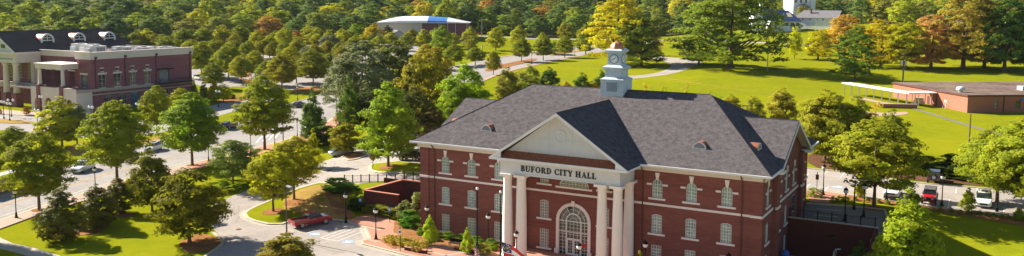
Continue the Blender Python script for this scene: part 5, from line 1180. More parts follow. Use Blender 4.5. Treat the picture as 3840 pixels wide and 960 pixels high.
for q in range(14):
    bx = 725+q*50+R.uniform(-12, 12); by = 232+R.uniform(-6, 12); row.append((bx, by, by-R.uniform(66, 84), R.uniform(60, 76), R.choice([YG, G_, OL])))
row += [(905, 322, 215, 90, YG), (1008, 330, 228, 92, G_), (1112, 318, 215, 90, OL), (1232, 312, 205, 92, G_), (800, 345, 245, 84, G_), (1090, 262, 178, 72, YG), (1180, 250, 172, 70, OL)]
row += [(395, 150, 95, 70, YG), (330, 150, 95, 60, G_), (2270, 175, 110, 60, YG)]
for i, (bx, by, tp, w, c) in enumerate(row):
    far_ = by < 215
    tree('small' if far_ else 'street', bx, by, tp, w, c, ('small round tree in the far rows of parking lot trees beyond the road' if far_ else 'round tree in the nearer rows of parking lot trees beyond the road'), 'parking_tree', group='far parking lot trees' if far_ else 'near parking lot trees', wm=1.18)
# centre and right park
tree('oak', 2318, 240, -25, 260, (.235, .20, .008), 'tall yellow topped tree directly behind the clock cupola', 'park_tree')
tree('oak', 2404, 245, 45, 195, (.085, .105, .014), 'dark green tree with visible trunk right of the clock cupola', 'park_tree')
tree('oak', 2737, 247, -60, 400, (.10, .125, .018), 'largest spreading oak of the park right of the drive', 'oak_tree')
tree('oak', 2620, 235, 110, 150, (.12, .14, .02), 'low outer limb tree at the left side of the largest park oak', 'park_tree')
tree('conifer', 2588, 212, 158, 46, DK, 'small dark evergreen on the park lawn by the drive', 'evergreen_tree')
tree('sparse', 2465, 205, 128, 60, OR, 'thin bare multi stemmed tree beside the park drive', 'park_tree')
tree('small', 2978, 212, 84, 58, (.5, .33, .006), 'thin yellow tree with a nearly bare crown in the park', 'park_tree')
tree('oak', 2948, 84, -14, 95, G_, 'green tree between the navy roofed house and the white church', 'park_tree')
tree('oak', 3008, 88, 10, 55, OL, 'green tree in the gap between the two white houses', 'park_tree')
tree('oak', 2700, 150, 40, 60, G_, 'green tree hiding the white gable left of the tall chimney', 'park_tree')
tree('bush', 2885, 118, 78, 34, DK, 'dark round shrub in front of the sunroom house', 'shrub', 'shrub')
tree('oak', 3066, 214, 98, 118, (.36, .23, .004), 'short orange yellow maple with dark trunk in the park', 'park_tree')
tree('oak', 3206, 290, 88, 165, (.075, .115, .02), 'deep green oak in front of the orange maple', 'oak_tree')
tree('oak', 3165, 195, 40, 170, (.30, .16, .035), 'orange brown maple right of the white two storey house', 'park_tree')
tree('oak', 3300, 240, 60, 175, (.25, .19, .01), 'yellow oak behind the deep green oak', 'park_tree')
tree('vase', 3395, 250, 66, 150, (.20, .185, .008), 'lime yellow forked tree beside the utility pole', 'park_tree')
tree('oak', 3490, 242, 38, 190, (.27, .15, .075), 'pink and red crowned oak in the autumn row', 'oak_tree')
tree('oak', 3610, 242, -70, 260, (.17, .13, .03), 'huge orange brown oak in the middle of the autumn row', 'oak_tree')
tree('oak', 3690, 238, 0, 210, (.15, .11, .03), 'rust colored oak right of the huge orange brown oak', 'oak_tree')
tree('oak', 3765, 250, -30, 210, (.045, .075, .02), 'dark green oak near the right edge above the school roof', 'oak_tree')
tree('oak', 3850, 235, -5, 180, (.09, .13, .02), 'green oak cut by the right edge', 'oak_tree')
tree('small', 3430, 226, 185, 40, RD, 'low reddish shrub tree under the autumn oaks', 'park_tree')
# grove behind the hall
bl = [(1905, 395, 250, 120, (.15, .14, .03)), (1985, 370, 240, 120, (.14, .15, .03)), (2060, 375, 248, 95, (.05, .08, .02)), (1950, 350, 262, 100, (.22, .17, .035)), (2180, 400, 268, 90, (.06, .09, .02)), (2255, 395, 258, 90, (.07, .11, .02)),
 (2220, 400, 300, 80, (.26, .17, .03)), (2120, 400, 300, 90, (.25, .18, .04)), (2420, 420, 305, 55, (.26, .16, .04)), (2490, 430, 318, 40, (.14, .13, .03)), (2575, 430, 306, 50, (.20, .17, .03)), (2660, 440, 330, 50, (.18, .17, .03)),
 (2740, 460, 345, 100, (.20, .17, .03)), (2820, 500, 350, 110, (.17, .16, .03)), (2360, 415, 325, 50, (.26, .17, .04)), (2700, 455, 352, 70, (.16, .17, .03))]
for bx, by, tp, w, c in bl:
    tree('maple' if w > 60 else 'sparse', bx, by, tp, w, c, 'olive and tan scrub tree rising behind the ridge of the hall roof', 'scrub_tree', group='scrub behind the hall')
tree('maple', 2930, 500, 318, 130, (.19, .16, .03), 'tan olive tree right behind the right wing of the hall', 'grove_tree')
tree('maple', 3120, 600, 375, 170, (.15, .15, .02), 'low olive tree filling the gap beside the wing gable', 'grove_tree')
tree('maple', 3095, 590, 322, 235, (.17, .155, .022), 'broad yellow olive tree behind the right wing gable', 'grove_tree')
tree('maple', 3040, 560, 380, 130, (.13, .13, .02), 'darker tree low behind the right wing gable', 'grove_tree')
tree('maple', 3200, 590, 345, 200, (.15, .15, .02), 'tree with a mixed green crown in front of the school walkway', 'grove_tree')
tree('sparse', 3290, 560, 370, 130, (.24, .17, .03), 'thin tan twiggy tree in front of the school walkway', 'grove_tree')
tree('maple', 3340, 625, 395, 140, (.12, .13, .02), 'dark green tree at the right end of the grove by the lawn', 'grove_tree')
tree('vase', 3281, 768, 428, 330, (.155, .16, .018), 'large olive tree with forked trunk standing over the parked cars', 'parking_tree')
tree('street', 3742, 742, 455, 275, (.13, .15, .018), 'large tree with slender trunk in the right parking strip', 'parking_tree')
tree('street', 3850, 800, 410, 330, (.15, .16, .018), 'large tree cut by the right edge over the parking strip', 'parking_tree')
tree('conifer', 3405, 1060, 688, 285, (.155, .19, .018), 'tall light green tree in the foreground by the end of the retaining wall', 'foreground_tree')
tree('slim', 3633, 778, 688, 56, (.19, .20, .02), 'small bushy columnar tree left of the silver grille white suv', 'columnar_tree')
tree('slim', 3825, 812, 758, 42, (.13, .15, .02), 'small columnar shrub at the right edge of the parking strip', 'columnar_tree')
tree('slim', 3430, 765, 700, 52, (.16, .17, .02), 'small yellow green tree between the white pickup and the red jeep', 'columnar_tree')
tree('slim', 3226, 728, 672, 44, (.22, .21, .02), 'small yellow green shrub tree left of the forked olive tree', 'columnar_tree')
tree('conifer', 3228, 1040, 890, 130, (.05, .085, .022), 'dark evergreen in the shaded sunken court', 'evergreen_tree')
tree('slim', 1617, 925, 808, 62, (.20, .24, .02), 'young lime tree on the brick plaza nearest the drive', 'plaza_tree')
tree('slim', 1758, 955, 852, 52, (.19, .23, .02), 'young lime tree on the brick plaza left of the flagpoles', 'plaza_tree')
tree('maple', 1085, 1100, 882, 300, (.125, .105, .02), 'wide tree crown at the bottom edge in front of the drive', 'foreground_tree')
tree('bush', 2405, 1060, 936, 40, G_, 'small green shrub top before the right windows', 'shrub', 'shrub')
tree('small', 100, 448, 415, 30, OR, 'small orange tree on the walk of the brick hall', 'plaza_tree')
tree('small', 2, 445, 425, 16, OR, 'orange shrub at the left edge by the brick hall', 'shrub', 'shrub')
tree('slim', 805, 392, 310, 50, (.30, .22, .012), 'yellow ornamental bush in the planted bank', 'shrub', 'shrub')
tree('maple', 838, 392, 322, 72, (.40, .29, .006), 'bright yellow bush in the planted bank right of the brick hall', 'shrub', 'shrub')
tree('conifer', 727, 378, 305, 38, (.07, .10, .04), 'small blue green cone evergreen beside the brick hall', 'evergreen_tree')
tree('conifer', 765, 388, 305, 42, (.09, .12, .05), 'second small cone evergreen beside the brick hall', 'evergreen_tree')
tree('bush', 700, 378, 315, 40, DK, 'dark shrub at the corner of the brick hall', 'shrub', 'shrub')
tree('sparse', 940, 335, 280, 70, OR, 'tan twiggy shrub by the parking lot edge', 'shrub', 'shrub')
tree('bush', 860, 378, 348, 50, (.06, .10, .02), 'round green shrub in the planted bank', 'shrub', 'shrub')
# shrubs and hedges
def shrub(k, px, py, wpx, hm, c, label, name='shrub', asp=1.0, group=None, cat='shrub', rz=0):
    x, y = G(px, py); W = wpx*math.hypot(x, y)/F0; o = plant(k, x, y, zat(x, y)-.05, W, hm, c, name, label, cat, group, rz); o.scale = (W, W*asp, hm); return o
def shrubL(k, t, d, W, hm, c, label, name='shrub', asp=1.0, group=None, cat='shrub'):
    x, y = toW(t, d); o = plant(k, x, y, zat(x, y)+.1, W, hm, c, name, label, cat, group, -AZ); o.scale = (W, W*asp, hm); return o
HG = (.06, .10, .015)
shrubL('hedge', -31.8, 3.9, 8.6, 1.5, (.15, .155, .02), 'clipped hedge below the brick stair court wall', 'hedge', .22, cat='hedge')
shrub('yew', 1270, 725, 190, 2.2, (.055, .11, .02), 'large spreading dark green bush left of the stair court', rz=-.5, asp=.6)
shrubL('yew', -37.9, 4.6, 3.4, 1.6, (.03, .05, .015), 'shaded dark shrub at the corner of the stair court wall')
shrubL('maple' if False else 'bush', -26.2, 4.6, 3.2, 4.4, (.15, .165, .085), 'pale weeping shrub against the left corner of city hall', asp=.9)
shrubL('bush', -28.6, 4.2, 3.2, 2.7, (.13, .14, .075), 'low pale weeping shrub beside the hedge end')
shrubL('yew', -25.4, .9, 4.6, 2.3, (.05, .105, .015), 'dark green feathery bush at the left corner of city hall', asp=.8)
for i, (t, W) in enumerate([(-21.5, 2.2), (-19.4, 2.3), (-17.3, 2.4), (-15.2, 2.2), (-13.0, 2.5), (-10.8, 2.2)]):
    shrubL('yew', t, -1.6, W, 1.0, (.085, .13, .014), 'low juniper in the row under the left windows of city hall', 'juniper', .9, 'junipers under the left windows')
for i, (t, W) in enumerate([(-18.6, 1.8), (-11.9, 2.0), (-9.9, 1.8)]):
    shrubL('yew', t, -3.0, W, .8, (.10, .15, .014), 'low juniper in front of the juniper row', 'juniper', .9, 'front junipers')
shrubL('bush', -9.9, -5.0, 2.4, 1.5, (.19, .18, .06), 'pale olive dome shrub beside the left portico column', asp=1)
k_ = 0
for i in range(9):
    for j_ in range(4):
        s_, q_ = (i+.5)/9, (j_+.5)/4
        a = (-24.0+7.0*s_, -7.1+2.2*s_*.9); t = a[0]*(1)+(-.2)*q_+.6*q_; d = -5.3-(1-q_)*(1.6+2.2*s_)
        if -17.2 < t: continue
        shrubL('tuft', t+R.uniform(-.2, .2), d+R.uniform(-.2, .2), .95, .75, (.30, .19, .05) if R.random() < .8 else (.16, .15, .04), 'tan ornamental grass tuft in the plaza bed', 'grass_tuft', 1, 'ornamental grass tufts', 'grass')
shrub('hedge', 1005, 660, 150, 1.3, HG, 'hedge in front of the gray green lawn tree', 'hedge', .3, cat='hedge', rz=.3) if False else None
shrub('hedge', 870, 722, 190, 1.7, (.08, .14, .012), 'hedge row along the back of the left lawn', 'hedge', .28, cat='hedge', rz=.55)
shrub('bush', 1265, 545, 120, 2.0, DK, 'dark shrub between the two evergreens')
shrub('bush', 1372, 560, 90, 2.2, (.06, .08, .02), 'dark low shrub beside the lime maple')
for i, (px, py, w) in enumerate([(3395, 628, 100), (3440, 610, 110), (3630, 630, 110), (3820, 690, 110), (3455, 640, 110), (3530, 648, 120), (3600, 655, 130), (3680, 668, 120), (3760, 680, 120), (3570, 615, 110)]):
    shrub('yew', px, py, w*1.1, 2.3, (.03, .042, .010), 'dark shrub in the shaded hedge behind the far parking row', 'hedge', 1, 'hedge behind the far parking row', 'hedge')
shrub('hedge', 3060, 730, 62, 1.3, (.11, .15, .012), 'clipped box hedge by the right rear corner of city hall', 'hedge', .7, cat='hedge', rz=-.5)
for i, (px, py) in enumerate([(3128, 746), (3150, 742), (3172, 744)]): shrub('yew', px, py, 36, .8, (.16, .19, .015), 'yellow green low juniper beside the parking brick walk', 'juniper', .9, 'junipers by the brick walk')
for px, py in [(3212, 740), (3254, 742), (3300, 748), (3330, 753), (3372, 757), (3450, 772), (3530, 778), (3570, 782), (3605, 787), (3634, 789), (3658, 791), (3678, 789), (3707, 795), (3730, 797), (3762, 803), (3783, 802), (3812, 811), (3838, 808)]:
    shrub('bush', px, py, 22, .65, (.12, .13, .03), 'small round shrub in the mulch strip of the right parking', 'strip_shrub', 1, 'round shrubs of the mulch strip')
shrubL('yew', 27.5, 14.9, 3.4, .7, (.05, .05, .02), 'shaded low shrub behind the retaining wall rail')
# ------------------------------------------------------------------ forest: individual trees in front, one mass behind
nf = 0
FC = [(.11, .14, .028), (.15, .17, .026), (.075, .105, .032), (.19, .20, .022), (.12, .135, .035), (.05, .075, .034), (.15, .145, .04), (.09, .12, .04)]
def edge(px):
    return np.interp(px, [-200, 480, 700, 950, 1380, 1450, 1780, 1850, 2250, 2600, 2900, 3200, 3840, 4100], [395, 410, 425, 440, 455, 505, 500, 500, 480, 500, 560, 480, 430, 420])
px_ = -160
for row_ in range(6):
    dd = [0, 26, 58, 98, 150, 215][row_]; px = -150+row_*17
    while px < 3990:
        D_ = edge(px)+dd+R.uniform(-9, 9); x = (px-1920)/F0*D_
        W = R.uniform(12, 19)*(1+.12*row_); skip = (2850 < px < 3160 and row_ < 1) or (2780 < px < 3160 and D_ < 545)
        if not skip and nf < 190:
            z = zat(x, D_); H = R.uniform(11, 17)*(1+.05*row_)
            if 1380 < px < 1800 and row_ == 0: H += 3
            c = R.choice(FC)
            if R.random() < .07: c = (.26, .22, .02)
            if R.random() < .02: c = (.24, .14, .05)
            plant('forest', x, D_, z-.5, W, H, c, 'forest_tree', 'dense woodland tree in the forest along the top of the view', 'tree', 'trees of the background forest'); nf += 1
        px += W*F0/D_*R.uniform(.72, 1.0)
# far woodland as one mass
fm = KINDS['forest'][0]; allv, allt, allh = [], [], []
rg = np.random.default_rng(5)
for i in range(420):
    D_ = rg.uniform(700, 1150); px = rg.uniform(-250, 4100); x = (px-1920)/F0*D_; z = zat(x, D_)
    me0 = crownv = fm[i % 4]
    if not hasattr(bpy.types.Scene, '_fv'): pass
    key = i % 4
    if i < 4:
        n4 = len(me0.vertices); co = np.empty(n4*3); me0.vertices.foreach_get('co', co); KINDS.setdefault('_v', []).append(co.reshape(-1, 4, 3)[::6])
    q_ = KINDS['_v'][key] if len(KINDS['_v']) > key else KINDS['_v'][0]
    W, H = rg.uniform(17, 26), rg.uniform(15, 24)
    cc = q_.mean(1, keepdims=True); q2 = cc+(q_-cc)*2.3
    allv.append((q2*np.array([W, W, H])+np.array([x, D_, z])).reshape(-1, 3)); allt.append(np.full(len(q_), rg.uniform(.1, .8))); allh.append(np.full(len(q_), rg.uniform(0, 1)))
V = np.concatenate(allv); n4 = len(V)//4
me = bpy.data.meshes.new('far_woodland'); me.vertices.add(n4*4); me.vertices.foreach_set('co', V.ravel()); me.loops.add(n4*4); me.loops.foreach_set('vertex_index', np.arange(n4*4))
me.polygons.add(n4); me.polygons.foreach_set('loop_start', np.arange(0, n4*4, 4)); me.polygons.foreach_set('loop_total', np.full(n4, 4))
for nm, arr in (('tint', np.concatenate(allt)), ('hue', np.concatenate(allh))):
    at = me.attributes.new(nm, 'FLOAT', 'FACE'); at.data.foreach_set('value', arr)
me.materials.append(MT['leaves']); me.update(calc_edges=True)
fo = bpy.data.objects.new('far_woodland', me); col.objects.link(fo); fo.color = (.20, .23, .05, 1)
tag(fo, 'continuous wooded hillside farthest away along the top edge', 'forest', kind='stuff')
# ------------------------------------------------------------------ vehicles (local: x forward, y left, z up)
def body_sections(secs):                            # (x, half width low, half width high, z low, z high)
    out = []
    for x, wl, wh, zl, zh in secs:
        zm = zl+(zh-zl)*.55
        out.append([(x, -wl, zl), (x, wl, zl), (x, wl*1.02, zm), (x, wh, zh), (x, -wh, zh), (x, -wl*1.02, zm)])
    return out
def wheels(root, xs, y, r, w=.24, rim='rim'):
    for x in xs:
        for s in (-1, 1):
            mp_ = lambda u, v, n, x=x, s=s: (x+u, s*(y-n), r+v)
            pr = [(r*math.cos(2*PI*q/18), r*math.sin(2*PI*q/18)) for q in range(18)]
            o = MB().prism(pr, 0, w, mp_).build('wheel', 'rubber', root)
            MB().prism([(a*.62, b*.62) for a, b in pr], -.015, -.002, mp_).build('rim', rim, o)
def lamp(root, name, x, y, z, sx, sy, sz, m): MB().box(x-sx, x+sx, y-sy, y+sy, z-sz, z+sz).build(name, m, root)
def make_car(name, label, style, paint, group=None, cat='car'):
    r = thing(name, label, cat, group=group)
    if style == 'suv':
        L_, W_, r_ = 4.7, .93, .36
        bs = [(-2.32, .84, .78, .42, .98), (-2.22, .92, .86, .32, 1.06), (-1.2, .93, .90, .28, 1.06), (.9, .93, .90, .28, 1.03), (1.6, .92, .84, .3, .98), (2.2, .88, .74, .34, .86), (2.35, .74, .62, .42, .70)]
        cab = [(-2.15, .84, .66, 1.04, 1.30), (-1.85, .86, .70, 1.04, 1.60), (-.9, .88, .72, 1.04, 1.69), (.15, .88, .70, 1.03, 1.63), (.95, .86, .76, 1.0, 1.08)]
        roof = [(-2.1, .66, .64, 1.50, 1.56), (-1.8, .72, .66, 1.60, 1.69), (-.8, .72, .66, 1.68, 1.76), (.1, .70, .62, 1.63, 1.69), (.22, .66, .58, 1.60, 1.63)]
        wb, wy = (-1.35, 1.40), .93
    elif style == 'sedan':
        r_ = .33
        bs = [(-2.35, .78, .7, .42, .88), (-2.2, .88, .80, .3, .96), (-1.2, .91, .86, .26, .98), (.9, .91, .86, .26, .95), (1.6, .90, .80, .28, .88), (2.2, .86, .70, .32, .74), (2.35, .7, .6, .4, .6)]
        cab = [(-1.9, .8, .64, .94, 1.02), (-1.2, .84, .66, .96, 1.34), (-.3, .85, .66, .96, 1.43), (.3, .85, .64, .95, 1.38), (1.15, .82, .72, .92, .97)]
        roof = [(-1.3, .64, .6, 1.3, 1.36), (-.9, .66, .62, 1.38, 1.44), (-.2, .66, .62, 1.42, 1.48), (.3, .62, .56, 1.38, 1.42)]
        wb, wy = (-1.4, 1.42), .90
    elif style == 'pickup':
        r_ = .42
        bs = [(-2.9, .96, .94, .5, 1.0), (-.75, .98, .96, .44, 1.0), (-.7, .98, .94, .44, 1.22), (1.3, .98, .94, .44, 1.20), (1.5, .98, .92, .44, 1.18), (2.6, .96, .86, .46, 1.12), (2.85, .92, .80, .5, .95)]
        cab = [(-.72, .92, .74, 1.2, 1.62), (-.55, .92, .78, 1.2, 1.86), (.5, .92, .78, 1.2, 1.90), (.85, .92, .74, 1.19, 1.78), (1.5, .90, .82, 1.16, 1.24)]
        roof = [(-.7, .76, .72, 1.82, 1.86), (-.5, .79, .72, 1.86, 1.94), (.5, .78, .72, 1.90, 1.98), (.82, .74, .66, 1.82, 1.87)]
        wb, wy = (-1.75, 1.85), .97
    elif style == 'jeep':
        r_ = .42
        bs = [(-1.95, .76, .76, .5, 1.12), (-1.9, .80, .78, .46, 1.15), (.55, .80, .78, .46, 1.15), (.6, .78, .72, .46, 1.14), (1.85, .66, .62, .5, 1.08), (1.9, .62, .6, .55, 1.04)]
        cab = [(-1.88, .76, .70, 1.14, 1.74), (-1.8, .76, .70, 1.14, 1.78), (.3, .76, .68, 1.14, 1.78), (.62, .76, .72, 1.14, 1.18)]
        roof = [(-1.95, .72, .70, 1.74, 1.80), (-1.9, .74, .71, 1.74, 1.84), (.3, .72, .69, 1.74, 1.84), (.4, .70, .66, 1.72, 1.78)]
        wb, wy = (-1.22, 1.22), .92
    MB().loft(body_sections(bs)).build('body', paint, r, False, .03)
    g = MB().loft(body_sections(cab)).build('windows', 'glass_dark', r, False)
    MB().loft(body_sections(roof)).build('roof', paint if style != 'jeep' or paint == 'car_black' else 'gray_metal', r, False, .02)
    m = MB()
    for s in (-1, 1):
        for x in ((-.95, .05) if style != 'pickup' else (.1,)):
            zt = 1.6 if style != 'sedan' else 1.38
            if style == 'pickup': zt = 1.84
            m.tube([(x, s*(.885 if style != 'jeep' else .765), 1.05 if style != 'pickup' else 1.2), (x-.03, s*(.71 if style != 'pickup' else .79), zt)], .035, 5)
    m.build('window_pillar', paint, r)
    wheels(r, wb, wy, r_)
    fx = bs[-1][0]; rx = bs[0][0]
    if style == 'jeep':
        for s in (-1, 1):
            MB().box(.75, 1.95, s*.78-.17, s*.78+.17, .86, .95).box(-1.75, -.65, s*.86-.10, s*.86+.10, .90, .98).build('fender', 'chrome_black', r)
            MB().lathe([(.11, 0), (.11, .05)], 0, 0, 12).build('headlight', 'lamp_glass', r).matrix_local = Matrix.Translation((1.9, s*.42, .88)) @ Matrix.Rotation(PI/2, 4, 'Y')
        MB().box(1.905, 2.1, -.8, .8, .46, .62).build('bumper', 'chrome_black', r); MB().box(1.90, 1.925, -.24, .24, .66, 1.0).build('grille', 'chrome_black', r)
        sp = MB().prism([(.40*math.cos(2*PI*q/18), .40*math.sin(2*PI*q/18)) for q in range(18)], 0, .24, lambda u, v, n: (-1.96-n, u, 1.02+v)).build('spare_wheel', 'rubber', r)
        MB().prism([(.25*math.cos(2*PI*q/14), .25*math.sin(2*PI*q/14)) for q in range(14)], .245, .26, lambda u, v, n: (-1.96-n, u, 1.02+v)).build('rim', 'rim', sp)
    else:
        z_ = bs[-1][4]
        for s in (-1, 1):
            lamp(r, 'headlight', fx-.16, s*.68, z_-.02, .12, .14, .07, 'lamp_glass'); lamp(r, 'mirror', .95 if style != 'pickup' else 1.25, s*1.02, 1.1 if style != 'pickup' else 1.32, .07, .10, .07, paint)
        MB().box(fx-.05, fx+.03, -.45, .45, z_-.22, z_-.02).build('grille', 'chrome_black', r)
        MB().box(fx-.15, fx+.05, -.8, .8, .30, .46).build('bumper', 'gray_metal' if style == 'pickup' else paint, r)
    for s in (-1, 1): lamp(r, 'tail_light', rx+.02, s*(.74 if style != 'pickup' else .88), .86, .05, .07, .13, 'tail_red')
    lamp(r, 'license_plate', rx-.02, 0, .66, .012, .16, .06, 'sign_white')
    if style == 'pickup':
        MB().box(-2.80, -.85, -.80, .80, 1.002, 1.02).build('cargo_bed', 'chrome_black', r)
        m = MB()
        m.box(-2.9, -.74, .82, .97, 1.0, 1.2).box(-2.9, -.74, -.97, -.82, 1.0, 1.2).box(-2.95, -2.82, -.96, .96, .95, 1.2); m.build('bed_wall', paint, r)
    if style == 'suv': MB().tube([(-1.7, .66, 1.80), (.0, .66, 1.77)], .02, 5).tube([(-1.7, -.66, 1.80), (.0, -.66, 1.77)], .02, 5).build('roof_rail', 'gray_metal', r); MB().box(-.75, .0, -.4, .4, 1.752, 1.765, lambda x, y, z: (x, y, z+.01*(x+.75))).build('sunroof', 'glass_dark', r)
    return r
def park(o, px, py, ang, px2=None):
    x, y = G(px, py) if px2 is None else (px, py)
    o.location = (x, y, zat(x, y)+.035); 
    # pitch the vehicle onto the slope
    f = (x+2*math.cos(ang), y+2*math.sin(ang)); b_ = (x-2*math.cos(ang), y-2*math.sin(ang))
    o.rotation_euler = (0, -math.atan2(zat(*f)-zat(*b_), 4), ang)
def heading(p, q): a, b_ = G(*p), G(*q); return math.atan2(b_[1]-a[1], b_[0]-a[0])
rd = heading((300, 690), (434, 640))
park(make_car('suv', 'white suv driving toward the camera on the main road', 'suv', 'car_white'), 314, 655, rd+PI+.10); [q for q in col.objects if q.get('label', '').startswith('white suv driving')][0].scale = (1.15, 1.12, 1.12)
park(make_car('hatchback', 'white hatchback half hidden behind a street tree farther up the main road', 'suv', 'car_white'), 578, 577, rd+PI+.05)
park(make_car('pickup_truck', 'maroon pickup truck parked with its open bed toward the drive', 'pickup', 'car_maroon', cat='truck'), 1170, 852, -AZ+PI/2+.22-.55)
park(make_car('jeep', 'black off-road wagon parked behind the stop sign', 'jeep', 'car_black'), 1541, 605, -AZ+PI+.12)
sD = -AZ-PI/2
park(make_car('pickup_truck', 'white pickup parked facing out under the forked olive tree', 'pickup', 'car_white', cat='truck'), 3352, 722, sD)
park(make_car('jeep', 'red off-road wagon with gray soft top in the right parking row', 'jeep', 'car_red'), 3489, 744, sD)
park(make_car('suv', 'white suv with silver grille parked at the right of the red off-road wagon', 'suv', 'car_white'), 3692, 752, sD)
park(make_car('jeep', 'dark blue off-road wagon with rear spare wheel in the shade of the hedge', 'jeep', 'car_black'), 3507, 668, sD+PI)
park(make_car('pickup_truck', 'dark pickup partly hidden behind the forked olive tree', 'pickup', 'car_black', cat='truck'), 3215, 651, sD+PI+.3)
park(make_car('sedan', 'black car parked in the tree shade by the lamp of the main road', 'sedan', 'car_black'), 1122, 408, heading((1083, 400), (1240, 354)))
park(make_car('suv', 'dark car on the side street behind a street tree', 'suv', 'car_black'), 862, 492, heading((800, 500), (900, 470)))
park(make_car('suv', 'dark red car on the divided road beyond the cupola', 'suv', 'car_maroon'), 2040, 203, heading((2000, 210), (2100, 192)))
park(make_car('pickup_truck', 'white van by the corner of the plum brick hall', 'pickup', 'car_white', cat='truck'), 742, 310, 2.4)
park(make_car('sedan', 'pale blue car on the far road above the parking trees', 'sedan', 'car_silver'), 2078, 101, .1)
park(make_car('sedan', 'pink red car by the far pole right of the arena', 'sedan', 'car_red'), 1793, 130, .3)
park(make_car('sedan', 'silver car roof behind the island trees', 'sedan', 'car_silver'), 1286, 585, .6)
# school bus
bus = thing('school_bus', 'yellow school bus with white roof leaving the left edge', 'bus')
def bsec(x, w, z0, z1_, sh=0): return [(x, -w, z0), (x, w, z0), (x, w, z1_-.35), (x, w*.86, z1_-.1), (x, w*.45, z1_), (x, -w*.45, z1_), (x, -w*.86, z1_-.1), (x, -w, z1_-.35)]
MB().loft([bsec(-5.2, 1.18, .55, 2.75), bsec(-5.1, 1.2, .5, 2.8), bsec(4.0, 1.2, .5, 2.8), bsec(4.15, 1.15, .55, 2.7)]).box(4.1, 5.5, -.95, .95, .55, 1.5).build('body', 'bus_yellow', bus)
MB().loft([[(x, -1.1, 2.75), (x, 1.1, 2.75), (x, .95, 2.9), (x, .5, 2.99), (x, -.5, 2.99), (x, -.95, 2.9)] for x in (-5.2, 4.1)]).build('roof', 'car_white', bus)
for s in (-1, 1):
    for q in range(11): MB().box(-4.9+q*.78, -4.3+q*.78, *sorted((s*1.203, s*1.22)), 1.65, 2.3).build('window', 'glass_dark', bus)
    for zz in (1.02, 1.38): MB().box(-5.1, 4.0, *sorted((s*1.203, s*1.215)), zz, zz+.06).build('stripe', 'chrome_black', bus)
    lamp(bus, 'headlight', 5.5, s*.7, 1.1, .03, .12, .1, 'lamp_glass')
MB().box(4.155, 4.18, -1.0, 1.0, 1.7, 2.5).build('windshield', 'glass_dark', bus); MB().box(5.5, 5.65, -1.15, 1.15, .5, .75).build('bumper', 'chrome_black', bus)
wheels(bus, (-3.2, 4.6), 1.2, .48, .3, 'bus_yellow')
park(bus, 8, 738, heading((0, 755), (110, 720))+PI)
# ------------------------------------------------------------------ lamps
GL_ = 'acorn globe lamp posts'
def make_lamp(label, h=4.25):
    r = thing('lamp_post', label, 'street lamp', group=GL_)
    MB().lathe([(.26, 0), (.26, .12), (.17, .2), (.15, .55), (.09, .8), (.07, 1.0), (.055, 3.2), (.07, 3.25), (.12, 3.4), (.16, 3.5)], 0, 0, 10).build('post', 'black_metal', r)
    g = MB().lathe([(.14, 3.5), (.27, 3.62), (.31, 3.8), (.27, 3.95)], 0, 0, 12).build('globe', 'globe', r, True)
    c = MB().lathe([(.30, 3.93), (.27, 4.05), (.14, 4.2), (.05, 4.27), (.02, 4.42)], 0, 0, 12).build('cap', 'black_metal', r)
    return r
lp = make_lamp('acorn lamp post on the left sidewalk beside the first street tree trunk')
def setp(o, px, py): x, y = G(px, py); o.location = (x, y, zat(x, y)+.1); return o
setp(lp, 66, 836)
LAMPS = [(362, 738, 'acorn lamp post behind the middle magnolia near the road'), (943, 583, 'acorn lamp post at the road beside the bare trunk of the dark street tree'), (1033, 556, 'acorn lamp post just right of the dark street tree trunk'), (1117, 527, 'acorn lamp post on the brick sidewalk left of the roadside evergreen'), (785, 618, 'acorn lamp post behind the bright oval street tree'),
 (1117, 386, 'acorn lamp post on the far brick sidewalk above the dark parked car'), (1220, 355, 'acorn lamp post on the far brick sidewalk by the silvery tree'), (1302, 842, 'acorn lamp post at the corner of the brick walk right of the maroon pickup'), (1415, 905, 'acorn lamp post in front of the bed of tan grasses'), (1607, 893, 'acorn lamp post against the left corner bay of city hall'), (1836, 925, 'acorn lamp post between the two flagpoles'),
 (1942, 1000, 'acorn lamp post before the second portico column'), (2176, 1050, 'acorn lamp post in front of the entrance doors'), (2424, 1040, 'acorn lamp post under the right windows nearest the portico'), (2735, 1090, 'acorn lamp post at the bottom edge under the right windows'), (3090, 722, 'acorn lamp post at the rear right corner of city hall'), (3172, 820, 'shaded acorn lamp post just behind the retaining wall rail'),
 (3242, 803, 'shaded acorn lamp post right of the one at the rail'), (3535, 760, 'acorn lamp post in front of the red off-road wagon'), (3327, 740, 'acorn lamp post at the front corner of the white pickup'), (1393, 470, 'acorn lamp post left of the lime maple'), (1993, 240, 'acorn lamp post far along the divided road'), (2154, 210, 'acorn lamp post at the far end of the divided road'), (1808, 212, 'acorn lamp post among the far parking trees')]
for a, b_, lb in LAMPS: o = dup(lp, lb, 0, 0, 0); setp(o, a, b_)
def make_twin(label):
    r = thing('twin_lamp_post', label, 'street lamp', group='twin globe lamp posts')
    MB().lathe([(.22, 0), (.2, .2), (.09, .5), (.06, 3.6)], 0, 0, 10).tube([(-.62, 0, 3.75), (-.5, 0, 3.5), (0, 0, 3.4), (.5, 0, 3.5), (.62, 0, 3.75)], .04, 6).build('post', 'black_metal', r)
    for s in (-1, 1): MB().lathe([(.1, 3.75), (.28, 3.9), (.32, 4.1), (.2, 4.35), (.05, 4.42)], s*.62, 0, 12).build('globe', 'globe', r, True)
    return r
tw = make_twin('twin globe lamp at the left edge before the brick hall columns'); setp(tw, 44, 455)
